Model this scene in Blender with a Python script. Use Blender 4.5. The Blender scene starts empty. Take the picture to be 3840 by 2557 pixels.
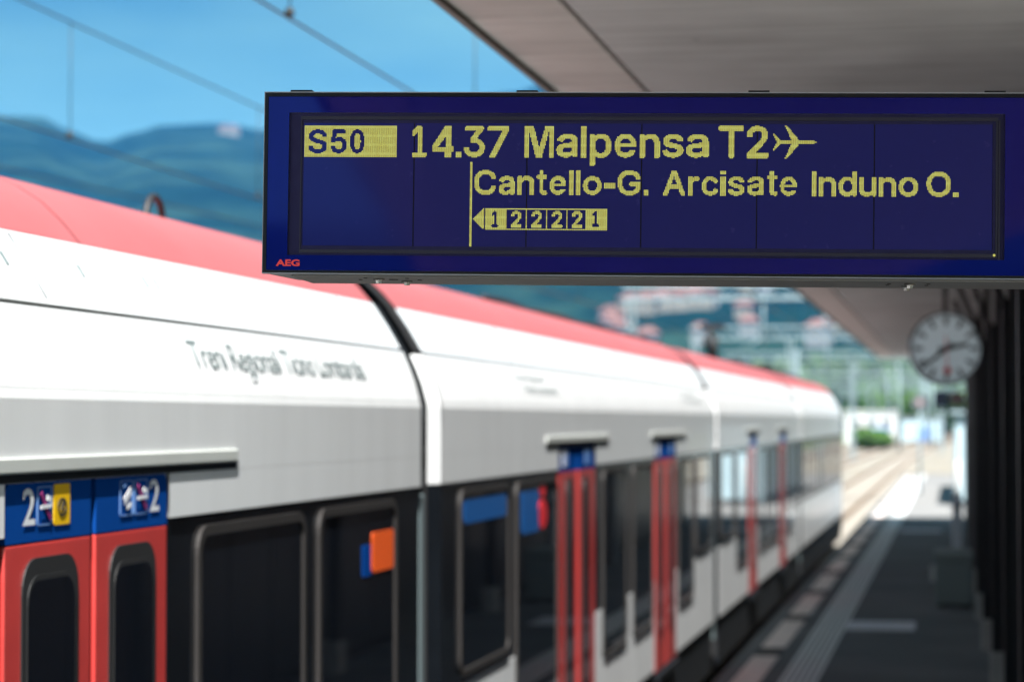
import bpy, bmesh, math, random
from mathutils import Vector, Matrix, noise as mnoise
R = math.radians
PI = math.pi
random.seed(7)
sc = bpy.context.scene
COL = sc.collection
H = 2.3

# ------------------------------------------------------------------ camera
cam_d = bpy.data.cameras.new("camera")
cam = bpy.data.objects.new("camera", cam_d)
COL.objects.link(cam)
yaw, pitch = math.atan(1018.0/5560.0), math.atan(181.0/5560.0)
cam.location = (0, 0, H)
cam.rotation_euler = (PI/2 + pitch, 0, yaw)
cam_d.lens = 85.0
cam_d.sensor_width = 36.0
cam_d.clip_start = 0.1
cam_d.clip_end = 20000
cam_d.dof.use_dof = True
cam_d.dof.focus_distance = 4.85
cam_d.dof.aperture_fstop = 3.5
cam_d.dof.aperture_blades = 9
sc.camera = cam

# ------------------------------------------------------------------ sky and sun
SUN_EL = R(60)
w = bpy.data.worlds.new("World")
sc.world = w
w.use_nodes = True
nt = w.node_tree
nt.nodes.clear()
out = nt.nodes.new("ShaderNodeOutputWorld")
bg = nt.nodes.new("ShaderNodeBackground")
sky = nt.nodes.new("ShaderNodeTexSky")
sky.sky_type = 'NISHITA'
sky.sun_disc = False
sky.sun_elevation = SUN_EL
sky.sun_rotation = R(178)
sky.altitude = 0
sky.air_density = 0.5
sky.dust_density = 0.0
sky.ozone_density = 3.0
tc = nt.nodes.new("ShaderNodeTexCoord")
mp = nt.nodes.new("ShaderNodeMapping")
mp.inputs['Scale'].default_value = (1.3, 1.3, 5.0)
cn = nt.nodes.new("ShaderNodeTexNoise")
cn.inputs['Scale'].default_value = 1.7
cn.inputs['Detail'].default_value = 5
cr = nt.nodes.new("ShaderNodeValToRGB")
cr.color_ramp.elements[0].position = 0.46
cr.color_ramp.elements[0].color = (0, 0, 0, 1)
cr.color_ramp.elements[1].position = 0.74
cr.color_ramp.elements[1].color = (.5, .5, .5, 1)
mx = nt.nodes.new("ShaderNodeMixRGB")
mx.inputs[2].default_value = (7.5, 7.8, 8.2, 1)
nt.links.new(tc.outputs['Generated'], mp.inputs['Vector'])
nt.links.new(mp.outputs['Vector'], cn.inputs['Vector'])
nt.links.new(cn.outputs['Fac'], cr.inputs['Fac'])
nt.links.new(cr.outputs['Color'], mx.inputs[0])
nt.links.new(sky.outputs['Color'], mx.inputs[1])
tint = nt.nodes.new("ShaderNodeMixRGB")
tint.blend_type = 'MULTIPLY'
tint.inputs[0].default_value = 1.0
tint.inputs[2].default_value = (.49, .84, .64, 1)
nt.links.new(mx.outputs['Color'], tint.inputs[1])
nt.links.new(tint.outputs['Color'], bg.inputs['Color'])
bg.inputs['Strength'].default_value = 0.055
nt.links.new(bg.outputs['Background'], out.inputs['Surface'])

sun_d = bpy.data.lights.new("sun", 'SUN')
sun_d.energy = 5.0
sun_d.angle = R(0.53)
sun_d.color = (1.0, 0.985, 0.95)
sun = bpy.data.objects.new("sun", sun_d)
COL.objects.link(sun)
sdir = Vector((0.125, -math.cos(SUN_EL), math.sin(SUN_EL))).normalized()
sun.rotation_euler = sdir.to_track_quat('Z', 'Y').to_euler()
sun.location = (0, 0, 60)

sc.view_settings.view_transform = 'Standard'
sc.view_settings.look = 'None'
sc.view_settings.exposure = 1.6
sc.view_settings.gamma = 1.0
sc.view_settings.use_curve_mapping = False
sc.render.engine = 'CYCLES'
sc.cycles.max_bounces = 8
sc.cycles.diffuse_bounces = 4
sc.cycles.glossy_bounces = 4
sc.cycles.transmission_bounces = 4
sc.cycles.volume_bounces = 0
sc.cycles.use_denoising = True
sc.cycles.sample_clamp_indirect = 6

# ------------------------------------------------------------------ helpers
def material(name, color, rough=0.6, metal=0.0, spec=0.5, coat=0.0, var=0.0, vscale=3.0, bump=0.0, bscale=40.0,
             color2=None, c2scale=2.0, c2lo=0.45, c2hi=0.65, stretch=None, emit=None, estr=0.0, rvar=0.0):
    m = bpy.data.materials.new(name)
    m.use_nodes = True
    t = m.node_tree
    b = t.nodes['Principled BSDF']
    b.inputs['Base Color'].default_value = (*color, 1)
    b.inputs['Roughness'].default_value = rough
    b.inputs['Metallic'].default_value = metal
    b.inputs['Specular IOR Level'].default_value = spec
    b.inputs['Coat Weight'].default_value = coat
    b.inputs['Coat Roughness'].default_value = 0.03
    if emit:
        b.inputs['Emission Color'].default_value = (*emit, 1)
        b.inputs['Emission Strength'].default_value = estr
    c = t.nodes.new("ShaderNodeTexCoord")
    vec = c.outputs['Object']
    if stretch:
        g = t.nodes.new("ShaderNodeMapping")
        g.inputs['Scale'].default_value = stretch
        t.links.new(vec, g.inputs['Vector'])
        vec = g.outputs['Vector']
    col = None
    if color2:
        n2 = t.nodes.new("ShaderNodeTexNoise")
        n2.inputs['Scale'].default_value = c2scale
        n2.inputs['Detail'].default_value = 6
        t.links.new(vec, n2.inputs['Vector'])
        r2 = t.nodes.new("ShaderNodeValToRGB")
        r2.color_ramp.elements[0].position = c2lo
        r2.color_ramp.elements[1].position = c2hi
        r2.color_ramp.elements[0].color = (*color, 1)
        r2.color_ramp.elements[1].color = (*color2, 1)
        t.links.new(n2.outputs['Fac'], r2.inputs['Fac'])
        col = r2.outputs['Color']
    if var:
        n = t.nodes.new("ShaderNodeTexNoise")
        n.inputs['Scale'].default_value = vscale
        n.inputs['Detail'].default_value = 7
        n.inputs['Roughness'].default_value = 0.65
        t.links.new(vec, n.inputs['Vector'])
        mr = t.nodes.new("ShaderNodeMapRange")
        mr.inputs['From Min'].default_value = 0.3
        mr.inputs['From Max'].default_value = 0.7
        mr.inputs['To Min'].default_value = 1 - var
        mr.inputs['To Max'].default_value = 1 + var
        t.links.new(n.outputs['Fac'], mr.inputs['Value'])
        mm = t.nodes.new("ShaderNodeVectorMath")
        mm.operation = 'SCALE'
        if col:
            t.links.new(col, mm.inputs[0])
        else:
            mm.inputs[0].default_value = color
        t.links.new(mr.outputs['Result'], mm.inputs['Scale'])
        col = mm.outputs['Vector']
    if rvar:
        n5 = t.nodes.new("ShaderNodeTexNoise")
        n5.inputs['Scale'].default_value = vscale*2.3
        n5.inputs['Detail'].default_value = 5
        t.links.new(vec, n5.inputs['Vector'])
        m5 = t.nodes.new("ShaderNodeMapRange")
        m5.inputs['From Min'].default_value = 0.35
        m5.inputs['From Max'].default_value = 0.7
        m5.inputs['To Min'].default_value = rough
        m5.inputs['To Max'].default_value = rough + rvar
        t.links.new(n5.outputs['Fac'], m5.inputs['Value'])
        t.links.new(m5.outputs['Result'], b.inputs['Roughness'])
    if col:
        t.links.new(col, b.inputs['Base Color'])
    if bump:
        n3 = t.nodes.new("ShaderNodeTexNoise")
        n3.inputs['Scale'].default_value = bscale
        n3.inputs['Detail'].default_value = 5
        t.links.new(vec, n3.inputs['Vector'])
        bp = t.nodes.new("ShaderNodeBump")
        bp.inputs['Strength'].default_value = bump
        bp.inputs['Distance'].default_value = 0.02
        t.links.new(n3.outputs['Fac'], bp.inputs['Height'])
        t.links.new(bp.outputs['Normal'], b.inputs['Normal'])
    return m

M = {}
M['white_paint'] = material('white_paint', (.80, .815, .82), 0.3, spec=.35, coat=.12, var=.05, vscale=1.6, stretch=(1, 2.6, .35))
M['rail_white'] = material('rail_white', (.55, .57, .54), .5, spec=.3, var=.05)
M['red_paint'] = material('red_paint', (.72, .045, .05), 0.38, spec=.6, coat=.25, var=.08, vscale=1.4)
M['roof_red'] = material('roof_red', (.37, .10, .105), 0.6, spec=.3, coat=0, var=.07, vscale=1.1)
M['door_red'] = material('door_red', (.56, .05, .045), 0.4, spec=.4, coat=.6, var=.12, vscale=2.5)
M['door_blue'] = material('door_blue', (.005, .055, .26), 0.5, spec=.0, var=.05)
M['band_black'] = material('band_black', (.008, .01, .013), 0.12, spec=.35, var=.2)
M['window_glass'] = material('window_glass', (.006, .008, .012), 0.03, spec=.42)
M['rubber_frame'] = material('rubber_frame', (.034, .031, .030), 0.6, spec=.2, var=.1)
M['black_rubber'] = material('black_rubber', (.012, .012, .013), 0.6)
M['skirt_grey'] = material('skirt_grey', (.008, .010, .013), 0.7, spec=.15, var=.25, vscale=3)
M['grey_seal'] = material('grey_seal', (.04, .05, .055), 0.5, var=.1)
M['fairing_grey'] = material('fairing_grey', (.14, .18, .19), .6, spec=.2)
M['alu'] = material('alu', (.46, .46, .46), 0.42, metal=.6, var=.06, vscale=6)
M['lip_grey'] = material('lip_grey', (.55, .57, .60), .4)
M['alu_dark'] = material('alu_dark', (.33, .325, .315), 0.5, metal=.3, var=.08, vscale=5, bump=.05, bscale=300)
M['steel_dark'] = material('steel_dark', (.018, .018, .02), 0.55, var=.3, vscale=3)
M['steel_screw'] = material('steel_screw', (.45, .44, .42), 0.25, metal=1)
M['sticker_white'] = material('sticker_white', (.75, .77, .8), 0.5)
M['sticker_yellow'] = material('sticker_yellow', (.85, .50, .0), 0.5)
M['sticker_line'] = material('sticker_line', (.12, .24, .5), 0.5)
M['sticker_purple'] = material('sticker_purple', (.25, .02, .14), 0.5)
M['sticker_black'] = material('sticker_black', (.02, .02, .02), 0.5)
M['text_grey'] = material('text_grey', (.16, .20, .20), 0.5)
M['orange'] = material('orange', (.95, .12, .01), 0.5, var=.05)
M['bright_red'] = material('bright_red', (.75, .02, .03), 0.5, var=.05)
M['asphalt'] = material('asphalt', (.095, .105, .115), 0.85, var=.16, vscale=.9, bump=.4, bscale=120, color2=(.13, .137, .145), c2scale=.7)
M['paving_sunlit'] = material('paving_sunlit', (.21, .205, .20), .85, var=.1, vscale=.8)  # lighter copy of the platform colour for its sunlit parts
M['edge_concrete'] = material('edge_concrete', (.12, .13, .14), 0.85, var=.12, vscale=2, bump=.3, bscale=90)
M['sun_patch'] = material('sun_patch', (.78, .68, .64), 0.85, var=.15, vscale=2.5, bump=.3, bscale=90)
M['patch_gap_dark'] = material('patch_gap_dark', (.045, .045, .045), 0.9, var=.2)
M['tactile'] = material('tactile', (.78, .80, .80), 0.7, var=.08, vscale=4)
M['paint_line'] = material('paint_line', (.62, .62, .68), 0.7, var=.1)
M['ballast'] = material('ballast', (.25, .232, .195), 0.95, var=.18, vscale=.6, bump=.6, bscale=25, color2=(.20, .17, .13), c2scale=.15)
M['rail'] = material('rail', (.24, .15, .09), 0.6, metal=.2, var=.2, vscale=2)
M['sleeper'] = material('sleeper', (.33, .30, .26), 0.9, var=.1)
M['grass'] = material('grass', (.06, .10, .03), 0.9, var=.3, vscale=.08, color2=(.13, .15, .06), c2scale=.02)
M['galv'] = material('galv', (.22, .29, .32), 0.6, metal=.1, var=.1)
M['wire'] = material('wire', (.03, .035, .035), 0.5, metal=.3)
M['leaf'] = material('leaf', (.06, .14, .02), 0.7, var=.45, vscale=.5)
M['leaf_dark'] = material('leaf_dark', (.035, .08, .02), 0.7, var=.45, vscale=.5)
M['bark'] = material('bark', (.06, .045, .03), 0.9, var=.3)
M['tile_red'] = material('tile_red', (.16, .08, .065), 0.8, var=.2, vscale=.4)
M['wall_cream'] = material('wall_cream', (.22, .205, .165), 0.85, var=.06, vscale=.3)
M['wall_white'] = material('wall_white', (.21, .22, .225), 0.85, var=.06, vscale=.3)
M['wall_pink'] = material('wall_pink', (.22, .155, .14), 0.85, var=.06, vscale=.3)
M['building_white'] = material('building_white', (.62, .63, .63), .8)
M['bed_brown'] = material('bed_brown', (.15, .115, .08), .95, var=.2, vscale=1)
M['shutter'] = material('shutter', (.08, .09, .09), 0.5)
M['clock_white'] = material('clock_white', (.78, .84, .86), 0.4, emit=(.62, .80, .86), estr=.055)  # slight glow added to lift the dial's brightness
M['clock_grey'] = material('clock_grey', (.10, .11, .12), 0.4)
M['black'] = material('black', (.01, .01, .01), 0.5)
M['sign_navy'] = material('sign_navy', (.008, .03, .12), 0.35)
M['sign_pink'] = material('sign_pink', (.30, .22, .22), 0.5)
M['grit_grey'] = material('grit_grey', (.20, .24, .235), 0.6, var=.1, vscale=2)
M['post_white'] = material('post_white', (.55, .55, .54), 0.5)
M['pale_blue'] = material('pale_blue', (.42, .55, .60), 0.4, var=.1, vscale=1)
M['blue_stripe'] = material('blue_stripe', (.12, .25, .6), 0.5)
M['footing'] = material('footing', (.38, .39, .37), 0.85, var=.15, vscale=4)
M['validator_grey'] = material('validator_grey', (.62, .66, .70), .5)
M['dark_panel'] = material('dark_panel', (.012, .013, .018), 0.35, var=.3, vscale=1.5)
M['column_concrete'] = material('column_concrete', (.16, .16, .16), 0.75, var=.15, vscale=2)
M['trim_dark'] = material('trim_dark', (.05, .042, .03), 0.5)
# board display
M['rim_black'] = material('rim_black', (.006, .006, .009), 0.3, spec=.4)
M['blue_glass'] = material('blue_glass', (.004, .008, .19), 0.035, spec=.9, coat=0, var=.12, vscale=3)
M['bezel'] = material('bezel', (.028, .031, .075), 0.45, bump=.15, bscale=900, var=.15, vscale=40)
M['bezel_edge'] = material('bezel_edge', (.035, .032, .06), 0.35)
M['lcd_blue'] = material('lcd_blue', (.027, .032, .20), 0.06, spec=.6, coat=0, color2=(.06, .06, .26), c2scale=48, c2lo=.67, c2hi=.78)
for k_ in ('blue_glass', 'lcd_blue', 'bezel'):
    M[k_].node_tree.nodes['Principled BSDF'].inputs['Specular Tint'].default_value = (.48, .36, 1.0, 1)
M['seam_black'] = material('seam_black', (.002, .002, .006), 0.6)
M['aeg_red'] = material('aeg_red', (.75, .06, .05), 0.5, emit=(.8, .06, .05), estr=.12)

def dot_material(name, base, e):
    m = bpy.data.materials.new(name)
    m.use_nodes = True
    t = m.node_tree
    b = t.nodes['Principled BSDF']
    c = t.nodes.new("ShaderNodeTexCoord")
    n = t.nodes.new("ShaderNodeTexNoise")
    n.inputs['Scale'].default_value = 260
    n.inputs['Detail'].default_value = 1
    mpn = t.nodes.new("ShaderNodeMapping")
    mpn.inputs['Scale'].default_value = (1, 1, .35)
    t.links.new(c.outputs['Object'], mpn.inputs['Vector'])
    t.links.new(mpn.outputs['Vector'], n.inputs['Vector'])
    r = t.nodes.new("ShaderNodeValToRGB")
    r.color_ramp.elements[0].position = .35
    r.color_ramp.elements[1].position = .65
    r.color_ramp.elements[0].color = (base[0]*.95, base[1]*.90, base[2]*.8, 1)
    r.color_ramp.elements[1].color = (base[0]*1.03, base[1]*1.08, base[2]*1.2, 1)
    t.links.new(n.outputs['Fac'], r.inputs['Fac'])
    t.links.new(r.outputs['Color'], b.inputs['Emission Color'])
    b.inputs['Emission Strength'].default_value = e
    b.inputs['Base Color'].default_value = (.25, .25, .06, 1)
    b.inputs['Roughness'].default_value = .5
    return m
M['dots'] = dot_material('dots', (.50, .50, .115), .33)
M['dots_dim'] = dot_material('dots_dim', (.33, .30, .06), .33)

def canopy_concrete(name, base, tint):
    m = bpy.data.materials.new(name)
    m.use_nodes = True
    t = m.node_tree
    b = t.nodes['Principled BSDF']
    b.inputs['Roughness'].default_value = .85
    c = t.nodes.new("ShaderNodeTexCoord")
    mp1 = t.nodes.new("ShaderNodeMapping")
    mp1.inputs['Scale'].default_value = (.35, 9, 1)      # fine grain of the shuttering boards, across the track
    t.links.new(c.outputs['Object'], mp1.inputs['Vector'])
    n1 = t.nodes.new("ShaderNodeTexNoise")
    n1.inputs['Scale'].default_value = 1.6
    n1.inputs['Detail'].default_value = 9
    n1.inputs['Roughness'].default_value = .62
    t.links.new(mp1.outputs['Vector'], n1.inputs['Vector'])
    n2 = t.nodes.new("ShaderNodeTexNoise")
    n2.inputs['Scale'].default_value = 1.4
    n2.inputs['Detail'].default_value = 8
    t.links.new(c.outputs['Object'], n2.inputs['Vector'])
    n4 = t.nodes.new("ShaderNodeTexVoronoi")
    n4.inputs['Scale'].default_value = 2.6
    t.links.new(c.outputs['Object'], n4.inputs['Vector'])
    pr = t.nodes.new("ShaderNodeMapRange")
    pr.inputs['From Min'].default_value = .03
    pr.inputs['From Max'].default_value = .045
    pr.inputs['To Min'].default_value = .62
    pr.inputs['To Max'].default_value = 1
    t.links.new(n4.outputs['Distance'], pr.inputs['Value'])
    ad = t.nodes.new("ShaderNodeMath")
    ad.operation = 'ADD'
    t.links.new(n1.outputs['Fac'], ad.inputs[0])
    t.links.new(n2.outputs['Fac'], ad.inputs[1])
    mr = t.nodes.new("ShaderNodeMapRange")
    mr.inputs['From Min'].default_value = .7
    mr.inputs['From Max'].default_value = 1.3
    mr.inputs['To Min'].default_value = .74
    mr.inputs['To Max'].default_value = 1.22
    t.links.new(ad.outputs[0], mr.inputs['Value'])
    mu = t.nodes.new("ShaderNodeMath")
    mu.operation = 'MULTIPLY'
    t.links.new(mr.outputs['Result'], mu.inputs[0])
    t.links.new(pr.outputs['Result'], mu.inputs[1])
    s = t.nodes.new("ShaderNodeVectorMath")
    s.operation = 'SCALE'
    s.inputs[0].default_value = tint
    t.links.new(mu.outputs[0], s.inputs['Scale'])
    t.links.new(s.outputs['Vector'], b.inputs['Base Color'])
    bp = t.nodes.new("ShaderNodeBump")
    bp.inputs['Strength'].default_value = .35
    bp.inputs['Distance'].default_value = .02
    t.links.new(n1.outputs['Fac'], bp.inputs['Height'])
    t.links.new(bp.outputs['Normal'], b.inputs['Normal'])
    return m
M['soffit'] = canopy_concrete('soffit', .4, (.53, .545, .55))
M['soffit_edge_lit'] = canopy_concrete('soffit_edge_lit', .45, (.62, .595, .575))  # lighter, warmer edge copy: bounced light put into the concrete colour

def link(name, bm_or_mesh, mat, parent=None, kind=None, smooth=False):
    if isinstance(bm_or_mesh, bmesh.types.BMesh):
        me = bpy.data.meshes.new(name)
        bm_or_mesh.normal_update()
        bm_or_mesh.to_mesh(me)
        bm_or_mesh.free()
    else:
        me = bm_or_mesh
    if mat is not None and len(me.materials) == 0:
        me.materials.append(M[mat] if isinstance(mat, str) else mat)
    if smooth:
        for p in me.polygons:
            p.use_smooth = True
    o = bpy.data.objects.new(name, me)
    COL.objects.link(o)
    if parent is not None:
        o.parent = parent
    if kind:
        o['kind'] = kind
    return o

def thing(name, label, cat, loc=(0, 0, 0), group=None):
    o = bpy.data.objects.new(name, None)
    o.empty_display_size = .2
    COL.objects.link(o)
    o.location = loc
    o['label'] = label
    o['category'] = cat
    if group:
        o['group'] = group
    return o

def tag(o, label=None, cat=None, group=None):
    if label: o['label'] = label
    if cat: o['category'] = cat
    if group: o['group'] = group
    return o

def add_box(bm, x0, x1, y0, y1, z0, z1):
    v = [bm.verts.new((x, y, z)) for z in (z0, z1) for y in (y0, y1) for x in (x0, x1)]
    for f in ((0, 2, 3, 1), (4, 5, 7, 6), (0, 1, 5, 4), (2, 6, 7, 3), (0, 4, 6, 2), (1, 3, 7, 5)):
        bm.faces.new([v[i] for i in f])
    return v

def box(name, x0, x1, y0, y1, z0, z1, mat, parent=None, bev=0.0, kind=None):
    bm = bmesh.new()
    add_box(bm, x0, x1, y0, y1, z0, z1)
    if bev:
        bmesh.ops.bevel(bm, geom=bm.edges[:], offset=bev, segments=2, affect='EDGES', profile=.6)
    return link(name, bm, mat, parent, kind)

def add_tube(bm, pts, r, n=8, cap=True):
    pts = [Vector(p) for p in pts]
    rings = []
    for i, p in enumerate(pts):
        d = (pts[min(i+1, len(pts)-1)] - pts[max(i-1, 0)]).normalized()
        a = d.cross(Vector((0, 0, 1)))
        if a.length < 1e-3:
            a = d.cross(Vector((1, 0, 0)))
        a.normalize()
        b = d.cross(a)
        rr = r[i] if isinstance(r, (list, tuple)) else r
        rings.append([bm.verts.new(p + (a*math.cos(2*PI*k/n) + b*math.sin(2*PI*k/n))*rr) for k in range(n)])
    for i in range(len(rings)-1):
        for k in range(n):
            bm.faces.new((rings[i][k], rings[i][(k+1) % n], rings[i+1][(k+1) % n], rings[i+1][k]))
    if cap:
        bm.faces.new(rings[0][::-1])
        bm.faces.new(rings[-1])

def tube(name, pts, r, mat, parent=None, n=8, kind=None):
    bm = bmesh.new()
    add_tube(bm, pts, r, n)
    return link(name, bm, mat, parent, kind, smooth=True)

def rrect(y0, y1, z0, z1, r, seg=6, r_top_only=False, corners=(1, 1, 1, 1)):
    """outline, counter-clockwise, corners order: low-left, low-right, top-right, top-left"""
    out_ = []
    cs = [(y0, z0, PI, corners[0], 1, 1), (y1, z0, 1.5*PI, corners[1], -1, 1), (y1, z1, 0, corners[2], -1, -1), (y0, z1, .5*PI, corners[3], 1, -1)]
    for (cy, cz, a0, on, sy, sz) in cs:
        if not on:
            out_.append((cy, cz))
            continue
        for k in range(seg+1):
            a = a0 + .5*PI*k/seg
            out_.append((cy + sy*r + r*math.cos(a), cz + sz*r + r*math.sin(a)))
    return out_

def plate(name, outline, x0, x1, mat, parent=None):
    """solid plate in the y-z plane between x0 and x1"""
    bm = bmesh.new()
    a = [bm.verts.new((x0, y, z)) for y, z in outline]
    b = [bm.verts.new((x1, y, z)) for y, z in outline]
    bm.faces.new(a[::-1])
    bm.faces.new(b)
    n = len(a)
    for i in range(n):
        bm.faces.new((a[i], a[(i+1) % n], b[(i+1) % n], b[i]))
    return link(name, bm, mat, parent)

def ring(name, oo, oi, x0, x1, mat, parent=None):
    bm = bmesh.new()
    A = [bm.verts.new((x1, y, z)) for y, z in oo]
    B = [bm.verts.new((x1, y, z)) for y, z in oi]
    Cc = [bm.verts.new((x0, y, z)) for y, z in oo]
    Dd = [bm.verts.new((x0, y, z)) for y, z in oi]
    n = len(A)
    for i in range(n):
        j = (i+1) % n
        bm.faces.new((A[i], A[j], B[j], B[i]))
        bm.faces.new((Cc[i], Cc[j], A[j], A[i]))
        bm.faces.new((B[i], B[j], Dd[j], Dd[i]))
    return link(name, bm, mat, parent)

def extrude_profile(name, prof, y0, y1, mat, parent=None, thick=0.02, step=None, smooth=False):
    """open x-z profile swept along y with a little thickness inwards"""
    bm = bmesh.new()
    ys = [y0, y1]
    rows = [[bm.verts.new((x, y, z)) for x, z in prof] for y in ys]
    for k in range(len(prof)-1):
        bm.faces.new((rows[0][k], rows[1][k], rows[1][k+1], rows[0][k+1]))
    o = link(name, bm, mat, parent, smooth=smooth)
    md = o.modifiers.new('solid', 'SOLIDIFY')
    md.thickness = thick
    md.offset = 0
    md.use_rim = False
    return o

def text_mesh(txt, bold=0.0, spacing=1.0, shear=0.0, align='LEFT'):
    c = bpy.data.curves.new('lettering', 'FONT')
    c.body = txt
    c.size = 1
    c.offset = bold
    c.extrude = 0
    c.resolution_u = 4
    c.space_character = spacing
    c.space_line = 1.1
    c.align_x = align
    c.shear = shear
    o = bpy.data.objects.new('lettering', c)
    COL.objects.link(o)
    bpy.context.view_layer.update()
    me = bpy.data.meshes.new_from_object(o.evaluated_get(bpy.context.evaluated_depsgraph_get()))
    bpy.data.objects.remove(o)
    me.materials.clear()
    return me

def place_text(name, txt, origin, right, up, width, height, mat, parent, **kw):
    me = text_mesh(txt, **kw)
    xs = [v.co.x for v in me.vertices]
    ys = [v.co.y for v in me.vertices]
    x0, x1, y0, y1 = min(xs), max(xs), min(ys), max(ys)
    o_, r_, u_ = Vector(origin), Vector(right).normalized(), Vector(up).normalized()
    for v in me.vertices:
        a = (v.co.x - x0)/(x1 - x0)*width
        b = (v.co.y - y0)/(y1 - y0)*height
        v.co = o_ + r_*a + u_*b
    return link(name, me, mat, parent)

# ------------------------------------------------------------------ ground, tracks, hills
def bend(y):
    return (max(0, y-130)**2)/16000.0

bm = bmesh.new()
add_box(bm, -3850, 3850, -3850, 3850, -1.6, -0.95)
link('ground', bm, 'grass', kind='structure')

ys = [-60, 0, 30, 60, 90, 105] + [105 + 20*k for k in range(1, 36)]
def strip(name, xa, xb, zt, mat, ys_, th=.15, kind=None, parent=None):
    bm = bmesh.new()
    rows = []
    for y in ys_:
        b_ = bend(y)
        rows.append([bm.verts.new((xa+b_, y, zt)), bm.verts.new((xb+b_, y, zt)), bm.verts.new((xb+b_, y, zt-th)), bm.verts.new((xa+b_, y, zt-th))])
    for i in range(len(rows)-1):
        for k in range(4):
            bm.faces.new((rows[i][k], rows[i][(k+1) % 4], rows[i+1][(k+1) % 4], rows[i+1][k]))
    bm.faces.new(rows[0])
    bm.faces.new(rows[-1][::-1])
    return link(name, bm, mat, parent, kind)
strip('ballast_bed', -15.5, 9, -.74, 'ballast', ys, .25, kind='structure')
for ti, tx in enumerate((-4.05, -7.8, -11.5, 6.2)):
    tr = thing('railway_track', ['railway track under the white and red train beside the platform edge', 'second railway track from the platform, beyond the train',
                                 'railway track farthest from the platform, left of the train', 'railway track on the far side of the canopied platform'][ti], 'railway track', (0, 0, 0))
    strip('stained_bed', tx-1.0, tx+1.0, -.732, 'bed_brown', ys, .006, parent=tr)
    for s in (-.75, .75):
        strip('rail', tx+s-.036, tx+s+.036, -.55, 'rail', ys, .15, parent=tr)
    bm = bmesh.new()
    y = 50.0
    while y < 300:
        b_ = bend(y)
        add_box(bm, tx-1.3+b_, tx+1.3+b_, y, y+.26, -.74, -.70)
        y += .6
    link('sleepers', bm, 'sleeper', tr, kind='stuff')

box('gravel_yard', 9.2, 70, -60, 260, -.94, -.86, 'ballast', kind='structure')
# terrain all round, flat in the valley and rising to wooded ridges
def ridge_at(th):
    """th: azimuth from +y towards +x, radians -> tan of the ridge's elevation"""
    pts = [(-3.14, .08), (-2.4, .11), (-1.6, .09), (-1.0, .12), (-.6, .115), (-.40, .124), (-.3750, .1245), (-.360, .118), (-.350, .1145), (-.3385, .1185), (-.325, .1222), (-.303, .1230),
           (-.282, .1198), (-.272, .1207), (-.24, .126), (-.18, .137), (-.165, .141), (-.13, .146), (0, .15), (.3, .13), (.8, .10), (1.6, .085), (2.4, .10), (3.15, .08)]
    for i in range(len(pts)-1):
        if pts[i][0] <= th <= pts[i+1][0]:
            t = (th-pts[i][0])/(pts[i+1][0]-pts[i][0])
            t = t*t*(3-2*t)
            return pts[i][1]*(1-t) + pts[i+1][1]*t
    return .08
RA, RB = 620.0, 2900.0
def terrain(x, y):
    r = math.hypot(x, y)
    th = math.atan2(x, y)
    if r < RA: return -1.1
    t = min(1, (r-RA)/(RB-RA))
    s = t**1.5*(1.25-.25*t)
    hr = ridge_at(th)*RB
    z = hr*s
    nz = mnoise.fractal(Vector((x*.0022, y*.0016, 3.1)), 1.0, 2.0, 5)*46*t*(1.15-t)
    if r > RB: z = hr*(1 - (r-RB)/2600.0)
    return -1.1 + z + nz
bm = bmesh.new()
ths = []
a = -PI
while a < PI-1e-6:
    ths.append(a)
    a += .0065 if -.55 < a < .15 else .04
rs = [RA-30, RA] + [RA + (RB-RA)*k/46 for k in range(1, 47)] + [RB+150, RB+400, RB+800]
grid = []
for th in ths:
    grid.append([bm.verts.new((math.sin(th)*r, math.cos(th)*r, terrain(math.sin(th)*r, math.cos(th)*r))) for r in rs])
for i in range(len(grid)):
    j = (i+1) % len(grid)
    for k in range(len(rs)-1):
        bm.faces.new((grid[i][k], grid[i][k+1], grid[j][k+1], grid[j][k]))
M['forest'] = material('forest', (.004, .017, .013), 0.95, spec=0, var=.55, vscale=.035, bump=.0, color2=(.017, .040, .026), c2scale=.007, c2lo=.47, c2hi=.60)
link('hills', bm, 'forest', kind='structure', smooth=True)

# ------------------------------------------------------------------ haze
bm = bmesh.new()
add_box(bm, -3900, 3900, -3900, 3900, -1.95, 480)
hz = link('haze', bm, None, kind='stuff')
hm = bpy.data.materials.new('haze')
hm.use_nodes = True
t = hm.node_tree
t.nodes.clear()
ho = t.nodes.new('ShaderNodeOutputMaterial')
hv = t.nodes.new('ShaderNodeVolumePrincipled')
hv.inputs['Color'].default_value = (.08, .40, 1.0, 1)
hv.inputs['Density'].default_value = .000115
hv.inputs['Anisotropy'].default_value = 0.0
t.links.new(hv.outputs['Volume'], ho.inputs['Volume'])
hz.data.materials.append(hm)

# ------------------------------------------------------------------ platform
PX, PE = -2.07, 104.0
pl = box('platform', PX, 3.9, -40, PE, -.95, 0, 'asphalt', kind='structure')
box('far_side_paving_sunlit', 2.6, 3.88, -38, 56.0, -.05, .0035, 'paving_sunlit', pl)
box('far_paving_sunlit', PX+.13, 3.88, 56.0, PE-.02, -.05, .0035, 'paving_sunlit', pl)  # paler from the canopy's shadow edge on: sunlight put into the paving colour
# coping blocks along the track side
yy = -4.0
ln = 0
me_c = None
while yy < PE-2:
    if me_c is None:
        o = box('edge_block', PX-.03, -1.955, 0, 1.98, -.12, .004, 'edge_concrete', pl, bev=.006)
        me_c = o.data
    else:
        o = link('edge_block', me_c, None, pl)
    o.location = (0, yy, 0)
    yy += 2.0
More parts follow.
